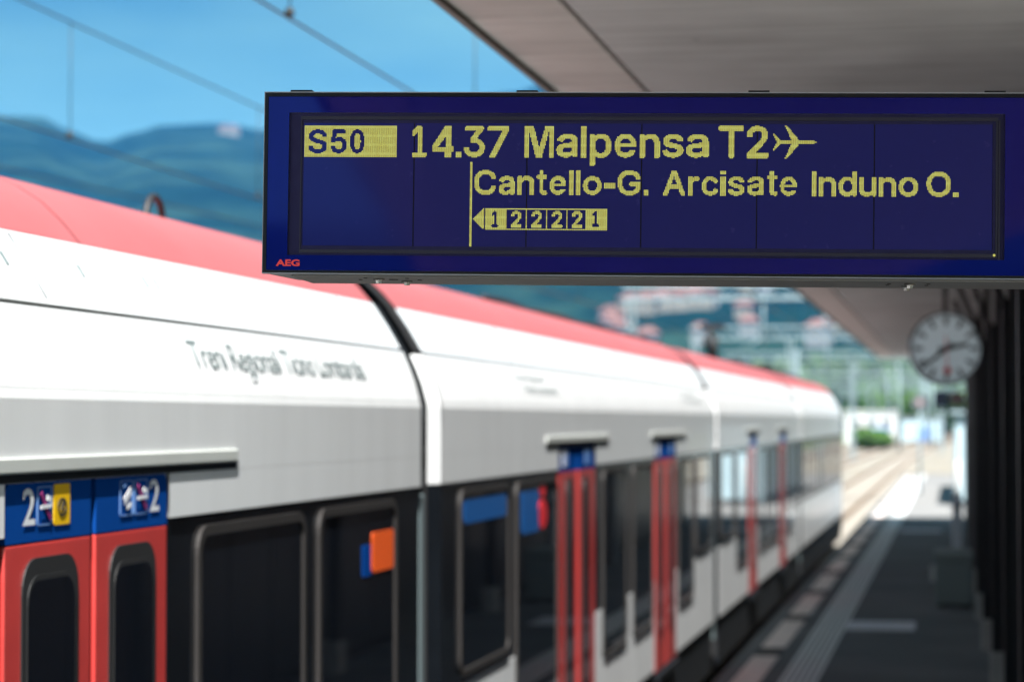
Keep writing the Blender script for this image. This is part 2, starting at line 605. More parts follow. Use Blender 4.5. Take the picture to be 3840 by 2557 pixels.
# sun patches along the edge, painted as pale plates with dark gaps
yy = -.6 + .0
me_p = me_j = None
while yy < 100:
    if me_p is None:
        o = box('sun_patch', -1.945, -1.70, 0, 3.3, -.05, .006, 'sun_patch', pl, bev=.004)
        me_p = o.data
        o2 = box('patch_gap', -1.945, -1.70, 3.32, 4.18, -.05, .005, 'patch_gap_dark', pl, bev=.004)
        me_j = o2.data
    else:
        o = link('sun_patch', me_p, None, pl)
        o2 = link('patch_gap', me_j, None, pl)
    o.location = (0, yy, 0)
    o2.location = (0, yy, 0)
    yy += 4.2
# tactile guiding strip: ribs
for k in range(6):
    xx = -1.53 + k*.058
    bm = bmesh.new()
    add_box(bm, xx, xx+.034, -5, PE-1, .0, .008)
    link('guiding_rib', bm, 'tactile', pl)
box('cross_marking', -1.20, -.45, 26.9, 28.0, .0, .005, 'paint_line', pl)
box('cross_marking', -1.12, -.30, 50.6, 51.4, .0, .005, 'paint_line', pl)

# ------------------------------------------------------------------ canopy
CZ, CE = 3.7, 57.0
CE = 55.7
cp = thing('platform_canopy', 'long board-marked concrete canopy roof over the right half of the platform', 'canopy', (0, -25, CZ))
def child(o, p):
    o.location = Vector(o.location) - Vector(p.location)
    return o
bm = bmesh.new()
add_box(bm, -1.275, 3.0, 0, CE+25, 0, .34)
link('soffit_slab', bm, 'soffit', cp)
bm = bmesh.new()
add_box(bm, -1.66, -1.275, .02, CE+25, .05, .33)
link('edge_beam', bm, 'soffit', cp)
me_f = None
k = 0
yy = 0.0
while yy < CE+25-.9:
    if me_f is None:
        o = box('edge_panel', -1.672, -1.300, .004, .872, 0, .06, 'soffit_edge_lit', cp, bev=.005)
        me_f = o.data
    else:
        o = link('edge_panel', me_f, None, cp)
    o.location = (0, yy, random.uniform(0, .004))
    yy += .876
box('drip_edge', -1.700, -1.674, 0, CE+25, -.012, .10, 'trim_dark', cp)
box('roof_sheet', -1.705, 3.05, 0, CE+25.05, .36, .40, 'alu_dark', cp)
box('roof_fascia', -1.69, -1.66, 0, CE+25, .11, .355, 'column_concrete', cp)

# ------------------------------------------------------------------ dark columns and stair enclosure at the right
me_parts = None
cy = [11.0, 16.6, 21.4, 24.9, 28.6, 33.0]
lab = ['dark steel column at the right picture edge, nearest to the display board', 'second dark steel column behind the display board end', 'third dark steel column with pale footing low at right',
       'fourth dark steel column with pale footing, beyond the third', 'fifth dark steel column with branching struts under the canopy', 'dark steel column standing beside the grit bin']
protoc = None
def make_column(x, y, label):
    c = thing('steel_column', label, 'column', (x, y, 0), 'dark steel columns along the stair enclosure')
    box('column_shaft', -.03, .07, -.05, .05, .3, 3.12, 'steel_dark', c, bev=.004)
    box('flange', -.045, -.031, -.09, .09, .3, 3.12, 'steel_dark', c)
    box('footing', -.06, .10, -.14, .14, 0, .3, 'footing', c, bev=.01)
    for s in (-1, 1):
        tube('strut', [(0.02, 0, 2.95), (.02+.30*s, .0, 3.695)], .028, 'steel_dark', c)
    tube('strut', [(0.02, 0, 2.95), (.02, .45, 3.695)], .028, 'steel_dark', c)
    return c
for i, y in enumerate(cy):
    x = [.32, .36, .35, .31, .28, .30][i]
    if protoc is None:
        protoc = make_column(x, y, lab[i])
    else:
        c = protoc.copy()
        COL.objects.link(c)
        c.location = (x, y, 0)
        c['label'] = lab[i]
        for ch in list(protoc.children):
            d = ch.copy()
            COL.objects.link(d)
            d.parent = c
en = thing('stair_enclosure', 'dark panelled stair enclosure wall along the right side of the platform', 'wall', (.5, 9, 0))
yy = 0.0
me_w = None
while yy < 43:
    if me_w is None:
        o = box('wall_panel', 0, .05, .01, 1.18, .12, 3.05, 'dark_panel', en, bev=.006)
        me_w = o.data
    else:
        o = link('wall_panel', me_w, None, en)
    o.location = (0, yy, 0)
    yy += 1.2
box('wall_post', .06, .12, 0, 43.2, .0, .12, 'steel_dark', en)
box('top_rail', -.02, .08, 0, 43.2, 3.06, 3.16, 'steel_dark', en)
box('back_wall', .5, .6, 0, 43.2, 0, 3.695, 'dark_panel', en)
box('end_wall', .0, .5, 43.2, 43.3, 0, 3.695, 'dark_panel', en)

pc = thing('concrete_column', 'grey concrete canopy column behind the station clock', 'column', (.26, 38.5, 0))
box('column_shaft', -.10, .12, -.15, .15, 0, 3.695, 'column_concrete', pc, bev=.02)
box('edge_guard', -.118, -.102, -.16, -.10, 0, 2.2, 'pale_blue', pc)

# lamp fitting near the struts
lf = thing('loudspeaker', 'small pale loudspeaker horn fixed by the dark columns at right', 'loudspeaker', (.50, 20.2, 2.95))
bm = bmesh.new()
bmesh.ops.create_cone(bm, cap_ends=True, segments=20, radius1=.09, radius2=.045, depth=.16, matrix=Matrix.Rotation(R(78), 4, 'X'))
link('horn', bm, 'post_white', lf, smooth=False)
box('bracket', -.01, .10, .05, .08, -.01, .03, 'steel_dark', lf)

# ------------------------------------------------------------------ grit bin, posts, signs, clock
gb = thing('grit_bin', 'grey green grit bin on the shaded platform by the columns', 'bin', (-.03, 30.3, 0))
box('bin_body', -.22, .22, 0, .55, .03, .56, 'grit_grey', gb, bev=.02)
bm = bmesh.new()
v = add_box(bm, -.235, .235, -.015, .57, .565, .70)
for q in v:
    if q.co.z > .6 and q.co.y < .1: q.co.z -= .05
bmesh.ops.bevel(bm, geom=bm.edges[:], offset=.015, segments=2, affect='EDGES')
link('lid', bm, 'grit_grey', gb)
box('foot', -.2, -.1, .05, .5, 0, .03, 'steel_dark', gb)
box('foot', .1, .2, .05, .5, 0, .03, 'steel_dark', gb)
box('notice_plate', -.275, -.225, .05, .2, .32, .50, 'post_white', gb)

bp_ = thing('ticket_validator', 'grey post shaped ticket validator standing behind the grit bin', 'post', (.02, 31.7, 0))
box('post', -.06, .06, -.05, .05, 0, .9, 'validator_grey', bp_, bev=.01)
box('head', -.062, .062, -.06, .06, .9, 1.36, 'validator_grey', bp_, bev=.02)
box('screen', -.03, .03, -.064, -.0605, 1.15, 1.22, 'black', bp_)

wp = thing('white_post', 'short bright white post standing in sun past the canopy end', 'post', (.07, 62.2, 0))
bm = bmesh.new()
add_tube(bm, [(0, 0, .0), (0, 0, 1.20), (0, 0, 1.26)], [.075, .075, .04], 14)
link('shaft', bm, 'post_white', wp, smooth=True)
box('base_plate', -.13, .13, -.13, .13, .0, .015, 'galv', wp)

sh = thing('glass_shelter', 'pale blue glass shelter on the sunlit far end of the platform', 'shelter', (.02, 66, 0))
for k in range(6):
    box('glass_panel', -.02, .0, k*3+.05, k*3+2.95, .15, 2.35, 'pale_blue', sh)
    box('frame_post', -.05, .03, k*3-.04, k*3+.04, 0, 2.45, 'galv', sh)
box('roof', -.15, 1.6, -.2, 18.2, 2.46, 2.56, 'galv', sh)
box('end_panel', .02, 1.4, -.01, .01, .15, 2.35, 'pale_blue', sh)

def disc(name, r, y0, y1, mat, parent, n=48, x=0, z=0, smooth=False):
    bm = bmesh.new()
    a = [bm.verts.new((x+r*math.cos(2*PI*k/n), y0, z+r*math.sin(2*PI*k/n))) for k in range(n)]
    b = [bm.verts.new((x+r*math.cos(2*PI*k/n), y1, z+r*math.sin(2*PI*k/n))) for k in range(n)]
    bm.faces.new(a)
    bm.faces.new(b[::-1])
    for k in range(n):
        bm.faces.new((a[k], b[k], b[(k+1) % n], a[(k+1) % n]))
    return link(name, bm, mat, parent)

def hand(name, ang, r0, r1, w0, w1, y, mat, parent):
    bm = bmesh.new()
    d = Vector((math.sin(ang), 0, math.cos(ang)))
    e = Vector((math.cos(ang), 0, -math.sin(ang)))
    pts = [d*r0 - e*w0, d*r0 + e*w0, d*r1 + e*w1, d*r1 - e*w1]
    a = [bm.verts.new(p + Vector((0, y, 0))) for p in pts]
    b = [bm.verts.new(p + Vector((0, y+.004, 0))) for p in pts]
    bm.faces.new(a)
    bm.faces.new(b[::-1])
    for k in range(4):
        bm.faces.new((a[k], b[k], b[(k+1) % 4], a[(k+1) % 4]))
    return link(name, bm, mat, parent)

def clock(loc, r, label, detailed=True, rot=0):
    c = thing('station_clock', label, 'clock', loc)
    c.rotation_euler = (0, 0, rot)
    disc('case', r, -.075, .075, 'clock_grey', c)
    disc('dial', r*.93, -.082, -.076, 'clock_white', c)
    for k in range(60):
        if not detailed and k % 5: continue
        A = 2*PI*k/60
        if k % 5 == 0:
            hand('hour_mark', A, r*.63, r*.89, r*.042, r*.042, -.087, 'black', c)
        else:
            hand('minute_mark', A, r*.82, r*.88, r*.013, r*.013, -.087, 'black', c)
    hm_ = hand('hour_hand', R(360*(2+37/60)/12), -r*.22, r*.60, r*.065, r*.052, -.093, 'black', c)
    hand('minute_hand', R(360*38.5/60), -r*.22, r*.88, r*.055, r*.036, -.099, 'black', c)
    sa = R(360*29.6/60)
    sh_ = hand('second_hand', sa, -r*.33, r*.55, r*.014, r*.011, -.105, 'bright_red', c)
    disc('second_disc', r*.10, -.110, -.106, 'bright_red', sh_, 20, x=math.sin(sa)*r*.60, z=math.cos(sa)*r*.60)
    return c
ck = clock((-.092, 25.15, 3.027), .375, 'large round white station clock with black hands and red second disc', True, R(6))
tube('bracket', [(.30, .0, .50), (.30, .0, .665)], .02, 'steel_dark', ck)
tube('bracket', [(.0, .0, .37), (.0, .0, .67)], .025, 'steel_dark', ck)

ps = thing('track_number_sign', 'small navy and pale platform sign hanging below the clock', 'sign', (-.07, 35.5, 2.6))
box('navy_panel', -.22, -.01, -.03, .03, -.11, .11, 'sign_navy', ps, bev=.006)
box('pale_panel', .0, .20, -.03, .03, -.09, .09, 'sign_pink', ps, bev=.006)
place_text('track_number', '4', (-.15, -.036, -.06), (1, 0, 0), (0, 0, 1), .07, .12, 'pale_blue', ps, bold=.02)
tube('hanger', [(-.11, 0, .11), (-.11, 0, 1.095)], .012, 'steel_dark', ps)
tube('hanger', [(.1, 0, .09), (.1, 0, 1.095)], .012, 'steel_dark', ps)
box('lower_bar', -.22, .22, -.02, .02, -.16, -.125, 'steel_dark', ps)

fs = thing('far_sign', 'small dark round signal disc beyond the end of the canopy', 'signal', (-1.07, 76, 0))
tube('mast', [(0, 0, 0), (0, 0, 2.6)], .04, 'galv', fs)
disc('disc_plate', .26, -.06, .0, 'clock_grey', fs, 24, z=2.84)
disc('lens', .10, -.08, -.061, 'sign_pink', fs, 16, z=2.84)

# ------------------------------------------------------------------ train
TX = -2.60          # plane of the side wall
trn = thing('commuter_train', 'long white regional train with red roof and red doors beside the platform', 'train', (0, 0, 0))
CAX = -4.05
P_side = [(TX, 1.97), (TX, 2.36), (-2.606, 2.39)]
P_low = [(-2.606, 2.391), (-2.632, 2.485), (-2.662, 2.562), (-2.695, 2.633)]
P_up = [(-2.7055, 2.648), (-2.775, 2.765), (-2.848, 2.874)]
P_red = [(-2.849, 2.876), (-2.915, 2.952), (-2.985, 3.018), (-3.07, 3.072), (-3.17, 3.115), (-3.3, 3.148), (-3.5, 3.18), (-3.75, 3.195), (-4.05, 3.20)]
P_red = P_red + [(2*CAX-x, z) for x, z in P_red[-2::-1]] + [(2*CAX-x, z) for x, z in ((-2.775, 2.765), (-2.632, 2.485), (-2.6, 2.39), (-2.6, -.3))]
def shell(y0, y1, doors, lows, gap=True):
    # dark core behind everything
    bm = bmesh.new()
    core = [(-2.64, -.33), (-2.64, 2.38), (-2.72, 2.62), (-2.88, 2.85), (-3.1, 3.04), (-4.05, 3.15), (-5.0, 3.04), (-5.38, 2.6), (-5.48, 2.3), (-5.48, -.33)]
    a = [bm.verts.new((x, y0+.03, z)) for x, z in core]
    b = [bm.verts.new((x, y1-.03, z)) for x, z in core]
    bm.faces.new(a[::-1]); bm.faces.new(b)
    for k in range(len(a)):
        bm.faces.new((a[k], b[k], b[(k+1) % len(a)], a[(k+1) % len(a)]))
    link('body_shell', bm, 'black_rubber', trn)
    # roof
    yy_ = y0
    seams = [y0]
    while yy_ + 3.9 < y1:
        yy_ += 3.75
        seams.append(yy_)
    if y0 < 2: seams = [y0, .2, 3.9, 7.60, 11.67]
    else: seams.append(y1)
    for i in range(len(seams)-1):
        extrude_profile('roof_panel', P_red, seams[i]+.006, seams[i+1]-.006, 'roof_red', trn, .014, smooth=True)
    extrude_profile('shoulder_panel', P_up, y0, y1, 'white_paint', trn, .014, smooth=True)
    extrude_profile('lower_shoulder_panel', P_low, y0, y1, 'white_paint', trn, .014, smooth=True)
    # upper side wall between doors
    cuts = sorted(doors)
    ya = y0
    for (d0, d1) in cuts + [(y1, y1)]:
        if d0 - ya > .02:
            extrude_profile('side_panel', [(TX, 1.972), (TX, 2.12)], ya, d0, 'white_paint', trn, .014)
            # the dark glazed band
            box('window_band', -2.625, -2.602, ya+.012, d0-.012, .50, 1.962, 'band_black', trn)
        ya = d1
    extrude_profile('upper_side_panel', [(TX, 2.121), (TX, 2.36), (-2.606, 2.39)], y0, y1, 'white_paint', trn, .014)
    # lower white wall with the deep windows let in
    blocks = sorted([(d0, d1, 'd') for d0, d1 in doors] + [(l0, l1, 'w') for l0, l1 in lows])
    ya = y0
    for (b0, b1, k_) in blocks + [(y1, y1, 'e')]:
        if b0 - ya > .015:
            box('lower_panel', -2.63, -2.5995, ya+.004, b0-.004, .11, .888, 'white_paint', trn)
        if k_ == 'w':
            box('lower_panel', -2.63, -2.5995, b0, b1, .11, .515, 'white_paint', trn)
        ya = b1
    box('skirt', -2.66, -2.62, y0+.1, y1-.1, -.42, .105, 'skirt_grey', trn)

def window(y0, y1, z0, z1, r=.10, fw=.045):
    oo = rrect(y0, y1, z0, z1, r)
    oi = rrect(y0+fw, y1-fw, z0+fw*.8, z1-fw*.8, r*.62)
    p = plate('window', oi, -2.604, -2.596, 'window_glass', trn)
    ring('window_frame', oo, oi, -2.604, -2.588, 'rubber_frame', p)
    return p

def door(y0, y1, first=False, rail=None):
    dw = (y1-y0)
    mid = (y0+y1)/2
    g = .022
    for i, (a, b) in enumerate(((y0+.012, mid-g), (mid+g, y1-.012))):
        leaf = box('door_leaf', -2.622, -2.597, a, b, .085, 1.948, 'door_red', trn, bev=.006)
        hdr = plate('door_header', rrect(a, b, 1.952, 2.128, .05, corners=(0, 0, 0, 1) if i == 0 else (0, 0, 1, 0)), -2.622, -2.597, 'door_blue', leaf)
        wa, wb = (a+.12, b-.115) if i == 0 else (a+.115, b-.125)
        if not first:
            wa, wb = (a+.30, b-.20) if i == 0 else (a+.20, b-.32)
            if dw < 1.5: wa, wb = (a+.22, b-.16) if i == 0 else (a+.16, b-.24)
        o1 = rrect(wa, wb, .36, 1.905, .10)
        plate('door_window', o1, -2.596, -2.591, 'black_rubber', leaf)
        o2 = rrect(wa+.035, wb-.04, .42, 1.84, .075)
        plate('door_glass', o2, -2.590, -2.587, 'window_glass', leaf)
        ring('glass_seal', rrect(wa+.030, wb-.028, .41, 1.855, .08), o2, -2.590, -2.587, 'black_rubber', leaf)
        if not first:
            ya = a + dw*.10 if i == 0 else a + dw*.18
            box('header_mark', -2.5965, -2.594, ya, ya+.10, 1.985, 2.10, 'sticker_white' if i == 0 else 'sticker_line', leaf)
            box('header_mark', -2.5965, -2.594, ya+.15, ya+.22, 1.985, 2.10, 'sticker_line', leaf)
    bm = bmesh.new()
    add_box(bm, -2.632, -2.626, y0, y1, .085, 2.14)
    link('door_pocket', bm, 'black_rubber', trn)
    box('door_step', -2.64, -2.56, y0, y1, .0, .07, 'skirt_grey', trn, bev=.005)
    if rail:
        rl = box('rain_rail', -2.598, -2.584, rail[0], rail[1], 2.150, 2.192, 'rail_white', trn, bev=.004)
        box('rail_underside', -2.598, -2.588, rail[0]+.01, rail[1]-.01, 2.122, 2.148, 'skirt_grey', rl)

cars = [
    (-14.0, 11.67, [(-9.5, -8.0), (6.35, 7.78)], [(8.09, 9.52), (9.72, 11.15), (-7.6, -6.2), (-5.9, -4.5), (1.4, 2.9), (3.1, 4.6), (4.8, 6.15)]),
    (12.17, 26.45, [(15.89, 17.57), (21.15, 22.76)], [(14.31, 15.84), (17.95, 19.29), (19.69, 20.99), (22.95, 24.3)]),
    (26.97, 41.3, [(31.03, 32.27), (36.57, 37.9)], [(29.2, 30.8), (32.6, 33.9), (34.1, 35.2), (35.3, 36.4), (38.2, 39.5)]),
    (41.8, 56.9, [], []),
]
rails_ = {6.35: (5.2, 8.55), 15.89: (15.37, 18.23), 21.15: (20.84, 23.58), 31.03: (30.6, 32.7), 36.57: (36.1, 38.4)}
for (a, b, ds, ls) in cars:
    shell(a, b, ds, ls)
    for d in ds:
        door(d[0], d[1], first=(d[0] == 6.35), rail=rails_.get(d[0]))
    for l in ls:
        window(l[0], l[1], .515, 1.93)
for (a, b) in ((12.63, 14.09), (24.6, 26.1), (27.2, 28.8), (39.8, 41.0), (-3.9, -2.2), (-2.0, -.4), (-.2, 1.2)):
    window(a, b, .93, 1.93)
y = 42.2
while y < 56.0:
    window(y, y+1.15, .93, 1.93)
    y += 1.32
# nose of the leading car
nose = [(-2.6, 2.39), (-2.70, 2.64), (-2.85, 2.876), (-2.985, 3.018), (-3.3, 3.148), (-4.05, 3.2)]
bm = bmesh.new()
full = [(-2.6, -.3), (-2.6, .9), (-2.6, 1.97), *nose]
full = full + [(2*CAX-x, z) for x, z in full[-2::-1]]
rings_ = []
for k in range(7):
    q = k/6.0
    s_ = math.sqrt(max(0, 1-q*q*.75))
    sz = math.sqrt(max(0, 1-q*q*.55))
    rings_.append([bm.verts.new((CAX+(x-CAX)*s_, 56.9+q*2.3, .2+(z-.2)*sz)) for x, z in full])
for i in range(6):
    for k in range(len(full)-1):
        bm.faces.new((rings_[i][k], rings_[i][k+1], rings_[i+1][k+1], rings_[i+1][k]))
bm.faces.new(rings_[-1])
link('cab_nose', bm, 'white_paint', trn, smooth=True)
box('cab_window', -4.9, -3.2, 58.6, 59.24, 1.2, 1.9, 'window_glass', trn, bev=.1)

# gangway bellows, end chamfers and the slim grey fairing between the cars
def gangway(ya, yb):
    n = 5
    prof = [(-2.70, -.2), (-2.70, 2.3), (-2.80, 2.6), (-2.95, 2.82), (-3.2, 3.0), (-4.05, 3.05)]
    for k in range(n):
        y0_ = ya + (yb-ya)*k/n
        extrude_profile('bellows_fold', prof, y0_+.01, y0_+(yb-ya)/n-.01, 'skirt_grey', trn, .03)
    # chamfered end of the next body: looks back along the platform
    segs = [((-2.603, .11), (-2.603, 1.965), 'skirt_grey'), ((-2.603, 1.972), (-2.603, 2.37), 'white_paint')]
    def cham(name, prof, mat, dy=.09, dx=.045):
        bm = bmesh.new()
        f_ = [bm.verts.new((x, yb, z)) for x, z in prof]
        i_ = [bm.verts.new((x-dx, yb-dy, z)) for x, z in prof]
        for k in range(len(prof)-1):
            bm.faces.new((i_[k], f_[k], f_[k+1], i_[k+1]))
        o = link(name, bm, mat, trn)
        md = o.modifiers.new('solid', 'SOLIDIFY'); md.thickness = .006
    cham('end_chamfer', [(-2.602, .11), (-2.602, 1.962)], 'band_black')
    cham('end_chamfer', [(-2.602, 1.972), (-2.602, 2.36), *P_low], 'white_paint')
    cham('end_chamfer', P_up, 'black_rubber', .06, .02)
    cham('end_chamfer', P_red[:9], 'black_rubber', .05, .02)
    box('gap_fairing', -2.66, -2.606, ya+.04, ya+.14, -.1, 1.93, 'fairing_grey', trn, bev=.01)
    tube('gap_fairing', [(-2.63, ya+.11, 2.05), (-2.63, ya+.11, 2.36), (-2.72, ya+.11, 2.62), (-2.87, ya+.11, 2.86)], .035, 'skirt_grey', trn, 8)
gangway(11.67, 12.17)
gangway(26.45, 26.97)
gangway(41.3, 41.8)

# little drain slots and lettering on the slanted shoulder
nrm = Vector((2.64-2.39+.0, 0, .105)).normalized()
def on_up(y, q):
    a_, b_ = Vector((-2.708, 0, 2.652)), Vector((-2.848, 0, 2.874))
    p = a_.lerp(b_, q)
    return Vector((p.x, y, p.z))
upv = Vector((-2.848+2.708, 0, 2.874-2.652)).normalized()
nv = Vector((upv.z, 0, -upv.x))
def patch(name, c, wy, hz_, mat, upd, nn, off=.009, parent=trn):
    bm = bmesh.new()
    c = c + nn*off
    vs = [c + Vector((0, sy*wy/2, 0)) + upd*sz_*hz_/2 for sy, sz_ in ((-1, -1), (1, -1), (1, 1), (-1, 1))]
    a_ = [bm.verts.new(v) for v in vs]
    b_ = [bm.verts.new(v + nn*.004) for v in vs]
    bm.faces.new(a_[::-1]); bm.faces.new(b_)
    for k in range(4):
        bm.faces.new((a_[k], a_[(k+1) % 4], b_[(k+1) % 4], b_[k]))
    return link(name, bm, mat, parent)
for y in (6.78, 7.42, 8.05, 8.17, 9.02, 9.9, 10.03, 10.9, 13.2, 13.9, 14.6, 15.3, 17.0, 17.7):
    patch('drain_slot', on_up(y, .55), .028, .05, 'text_grey', upv, nv)
for y in (6.95, 10.9, 14.8, 20.2, 30.6, 35.9):
    patch('panel_joint', on_up(y, .5), .008, .24, 'grey_seal', upv, nv, off=.008)
a_, b_ = Vector((-2.632, 0, 2.485)), Vector((-2.695, 0, 2.633))
up2 = (b_-a_).normalized()
n2v = Vector((up2.z, 0, -up2.x))
def letter(txt, y, width, z0, height, mat='text_grey', **kw):
    q = (z0-2.485)/(2.633-2.485)
    p = a_.lerp(b_, q)
    return place_text('lettering', txt, Vector((p.x, y, p.z)) + n2v*.0125, (0, 1, 0), up2, width, height, mat, trn, **kw)
letter('Treni Regionali Ticino Lombardia', 8.14, 2.52, 2.452, .135, bold=-.002, spacing=.92)
letter('Treni Regionali', 14.55, 1.10, 2.535, .045, spacing=.95)
letter('Ticino Lombardia', 14.75, 1.25, 2.472, .045, spacing=.95)
letter('Treni Regionali', 23.5, 1.5, 2.535, .045, spacing=.95)
letter('Ticino Lombardia', 23.7, 1.7, 2.472, .045, spacing=.95)

# door stickers of the nearest door
sx = -2.594
def slab(name, y0, y1, z0, z1, mat, x=sx, parent=trn, r=.008):
    return plate(name, rrect(y0, y1, z0, z1, r, 3), x-.003, x, mat, parent)
place_text('class_number', '2', (sx, 6.487, 2.00), (0, 1, 0), (0, 0, 1), .094, .105, 'sticker_white', trn, bold=.01)
place_text('class_number', '2', (sx, 7.585, 2.00), (0, 1, 0), (0, 0, 1), .094, .105, 'sticker_white', trn, bold=.01)
def outline_sticker(y0, y1, z0, z1):
    o_ = ring('pictogram_frame', rrect(y0, y1, z0, z1, .008, 3), rrect(y0+.006, y1-.006, z0+.004, z1-.004, .006, 3), sx-.003, sx, 'sticker_line', trn)
    return o_
f1 = outline_sticker(6.60, 6.715, 1.995, 2.108)
f2 = outline_sticker(7.437, 7.565, 1.995, 2.108)
f3 = outline_sticker(7.301, 7.424, 1.995, 2.108)
def bar(p0, p1, wv, mat, par, x=sx+.001):
    (y0, z0), (y1, z1) = p0, p1
    d = Vector((0, y1-y0, z1-z0)).normalized()
    e = Vector((0, -d.z, d.y))*wv/2
    bm = bmesh.new()
    ps_ = [Vector((x, y0, z0))-e, Vector((x, y0, z0))+e, Vector((x, y1, z1))+e, Vector((x, y1, z1))-e]
    a = [bm.verts.new(p) for p in ps_]
    b = [bm.verts.new(p + Vector((.002, 0, 0))) for p in ps_]
    bm.faces.new(a); bm.faces.new(b[::-1])
    for k in range(4):
        bm.faces.new((a[k], b[k], b[(k+1) % 4], a[(k+1) % 4]))
    return link('pictogram_mark', bm, mat, par)
for (f, y0, y1) in ((f1, 6.60, 6.715), (f2, 7.437, 7.565)):
    w_ = y1-y0
    bar((y0+w_*.2, 2.09), (y0+w_*.85, 2.012), .016, 'sticker_purple', f)
    bar((y0+w_*.12, 2.048), (y0+w_*.88, 2.051), .011, 'sticker_white', f, x=sx+.003)
    bar((y0+w_*.55, 2.075), (y0+w_*.85, 2.068), .016, 'sticker_white', f, x=sx+.003)
bar((7.33, 2.04), (7.395, 2.075), .024, 'sticker_white', f3)
bar((7.36, 2.022), (7.40, 2.03), .014, 'sticker_white', f3)
bar((7.325, 2.09), (7.35, 2.092), .008, 'sticker_line', f3)
ys_ = slab('yellow_sticker', 6.73, 6.858, 1.992, 2.112, 'sticker_yellow')
ring('camera_mark', [(6.794+.036*math.cos(a), 2.043+.028*math.sin(a)) for a in [2*PI*k/20 for k in range(20)]],
     [(6.794+.027*math.cos(a), 2.043+.020*math.sin(a)) for a in [2*PI*k/20 for k in range(20)]], sx, sx+.002, 'sticker_black', ys_)
bar((6.785, 2.032), (6.805, 2.056), .012, 'sticker_black', ys_)

# reflections in the windows, painted as coloured plates on the glass
slab('orange_reflection', 10.66, 11.075, 1.61, 1.79, 'orange', x=-2.592, r=.02)
slab('blue_reflection', 10.48, 10.63, 1.60, 1.74, 'door_blue', x=-2.592)
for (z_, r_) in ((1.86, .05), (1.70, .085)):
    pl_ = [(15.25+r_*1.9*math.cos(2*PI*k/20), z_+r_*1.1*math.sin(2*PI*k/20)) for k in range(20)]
    plate('red_reflection', pl_, -2.595, -2.592, 'bright_red', trn)

M['sky_reflection_blue'] = material('sky_reflection_blue', (.008, .10, .34), .4, spec=.2)  # sky mirrored in the glass, painted as blue plates on the windows
slab('sky_reflection', 12.74, 13.98, 1.74, 1.872, 'sky_reflection_blue', x=-2.592, r=.03)
slab('sky_reflection', 14.50, 15.10, 1.60, 1.86, 'sky_reflection_blue', x=-2.592, r=.03)
# roof equipment
box('roof_box', -3.75, -3.32, 6.4, 7.86, 3.13, 3.185, 'steel_dark', trn, bev=.01)
bm = bmesh.new()
add_tube(bm, [(-3.6, 10.57-.13*math.cos(a), 3.17+.15*math.sin(a)) for a in [PI*k/14 for k in range(15)]], .017, 8)
link('roof_hoop', bm, 'steel_dark', trn, smooth=True)
tube('roof_cable', [(-3.42, 17.5+.9*k, 3.205+.012*math.sin(k*2.1)) for k in range(13)], .02, 'steel_dark', trn)
tube('roof_cable', [(-3.50, 19.5+.9*k, 3.215+.010*math.sin(k*1.7)) for k in range(9)], .014, 'steel_dark', trn)
for (a, b, h_) in ((39.0, 40.6, .10), (43.5, 46.5, .13), (47.2, 50.5, .12), (51.5, 54.5, .10)):
    box('roof_box', -4.7, -3.42, a, b, 3.17, 3.17+h_, 'steel_dark', trn, bev=.02)
pg = box('pantograph_base', -4.55, -3.55, 39.3, 41.4, 3.2, 3.26, 'steel_dark', trn)
tube('lower_arm', [(-4.05, 41.2, 3.27), (-4.05, 39.9, 3.62)], .055, 'steel_dark', pg)
tube('upper_arm', [(-4.05, 39.9, 3.62), (-4.02, 41.0, 3.86)], .05, 'steel_dark', pg)
box('pantograph_head', -4.22, -3.84, 40.8, 41.1, 3.84, 3.92, 'steel_dark', pg)
tube('insulator', [(-3.95, 40.4, 3.26), (-3.95, 40.4, 3.5), (-3.95, 40.4, 3.7)], [.06, .05, .07], 'rubber_frame', pg)

# ------------------------------------------------------------------ overhead line
def catenary(x, zc, zm, y0, y1, label, sag=.25, span=54.0, droppers=True, off=0.0, rad=.0085):
    t_ = thing('overhead_wire', label, 'overhead wire', (x, 0, 0), 'overhead line wires')
    ys__ = [y0 + k*3.0 for k in range(int((y1-y0)/3.0)+1)]
    tube('contact_wire', [(bend(y), y, zc) for y in ys__], rad, 'wire', t_, 6)
    def mz(y):
        p = ((y-off) % span)/span
        return zm - sag*4*p*(1-p) + sag*.7
    tube('messenger_wire', [(bend(y), y, mz(y)) for y in ys__], rad, 'wire', t_, 6)
    if droppers:
        y = 20.7 - 6*int((20.7-y0)/6)
        while y < min(y1, 70):
            tube('dropper', [(bend(y), y, zc), (bend(y), y, mz(y))], .0055, 'wire', t_, 5)
            bm = bmesh.new()
            bmesh.ops.create_uvsphere(bm, u_segments=6, v_segments=4, radius=.035, matrix=Matrix.Translation((bend(y), y, zc+.04)))
            link('clamp', bm, 'wire', t_)
            y += 6
    return t_
catenary(-4.12, 4.83, 5.86, -12, 330, 'contact and carrying wires above the train roof', off=-6)
catenary(-7.85, 4.83, 5.90, -12, 330, 'contact and carrying wires over the second track, crossing the sky at left', sag=.06, off=4)
ow = thing('overhead_wire', 'lone feeder wire crossing low in front of the left hillside', 'overhead wire', (0, 0, 0), 'overhead line wires')
tube('feeder_wire', [(-14.5, 33, 6.16), (-13.2, 38, 5.95), (-12.0, 45, 5.75), (-11.0, 56, 5.7), (-10, 80, 5.7)], .012, 'wire', ow, 6)

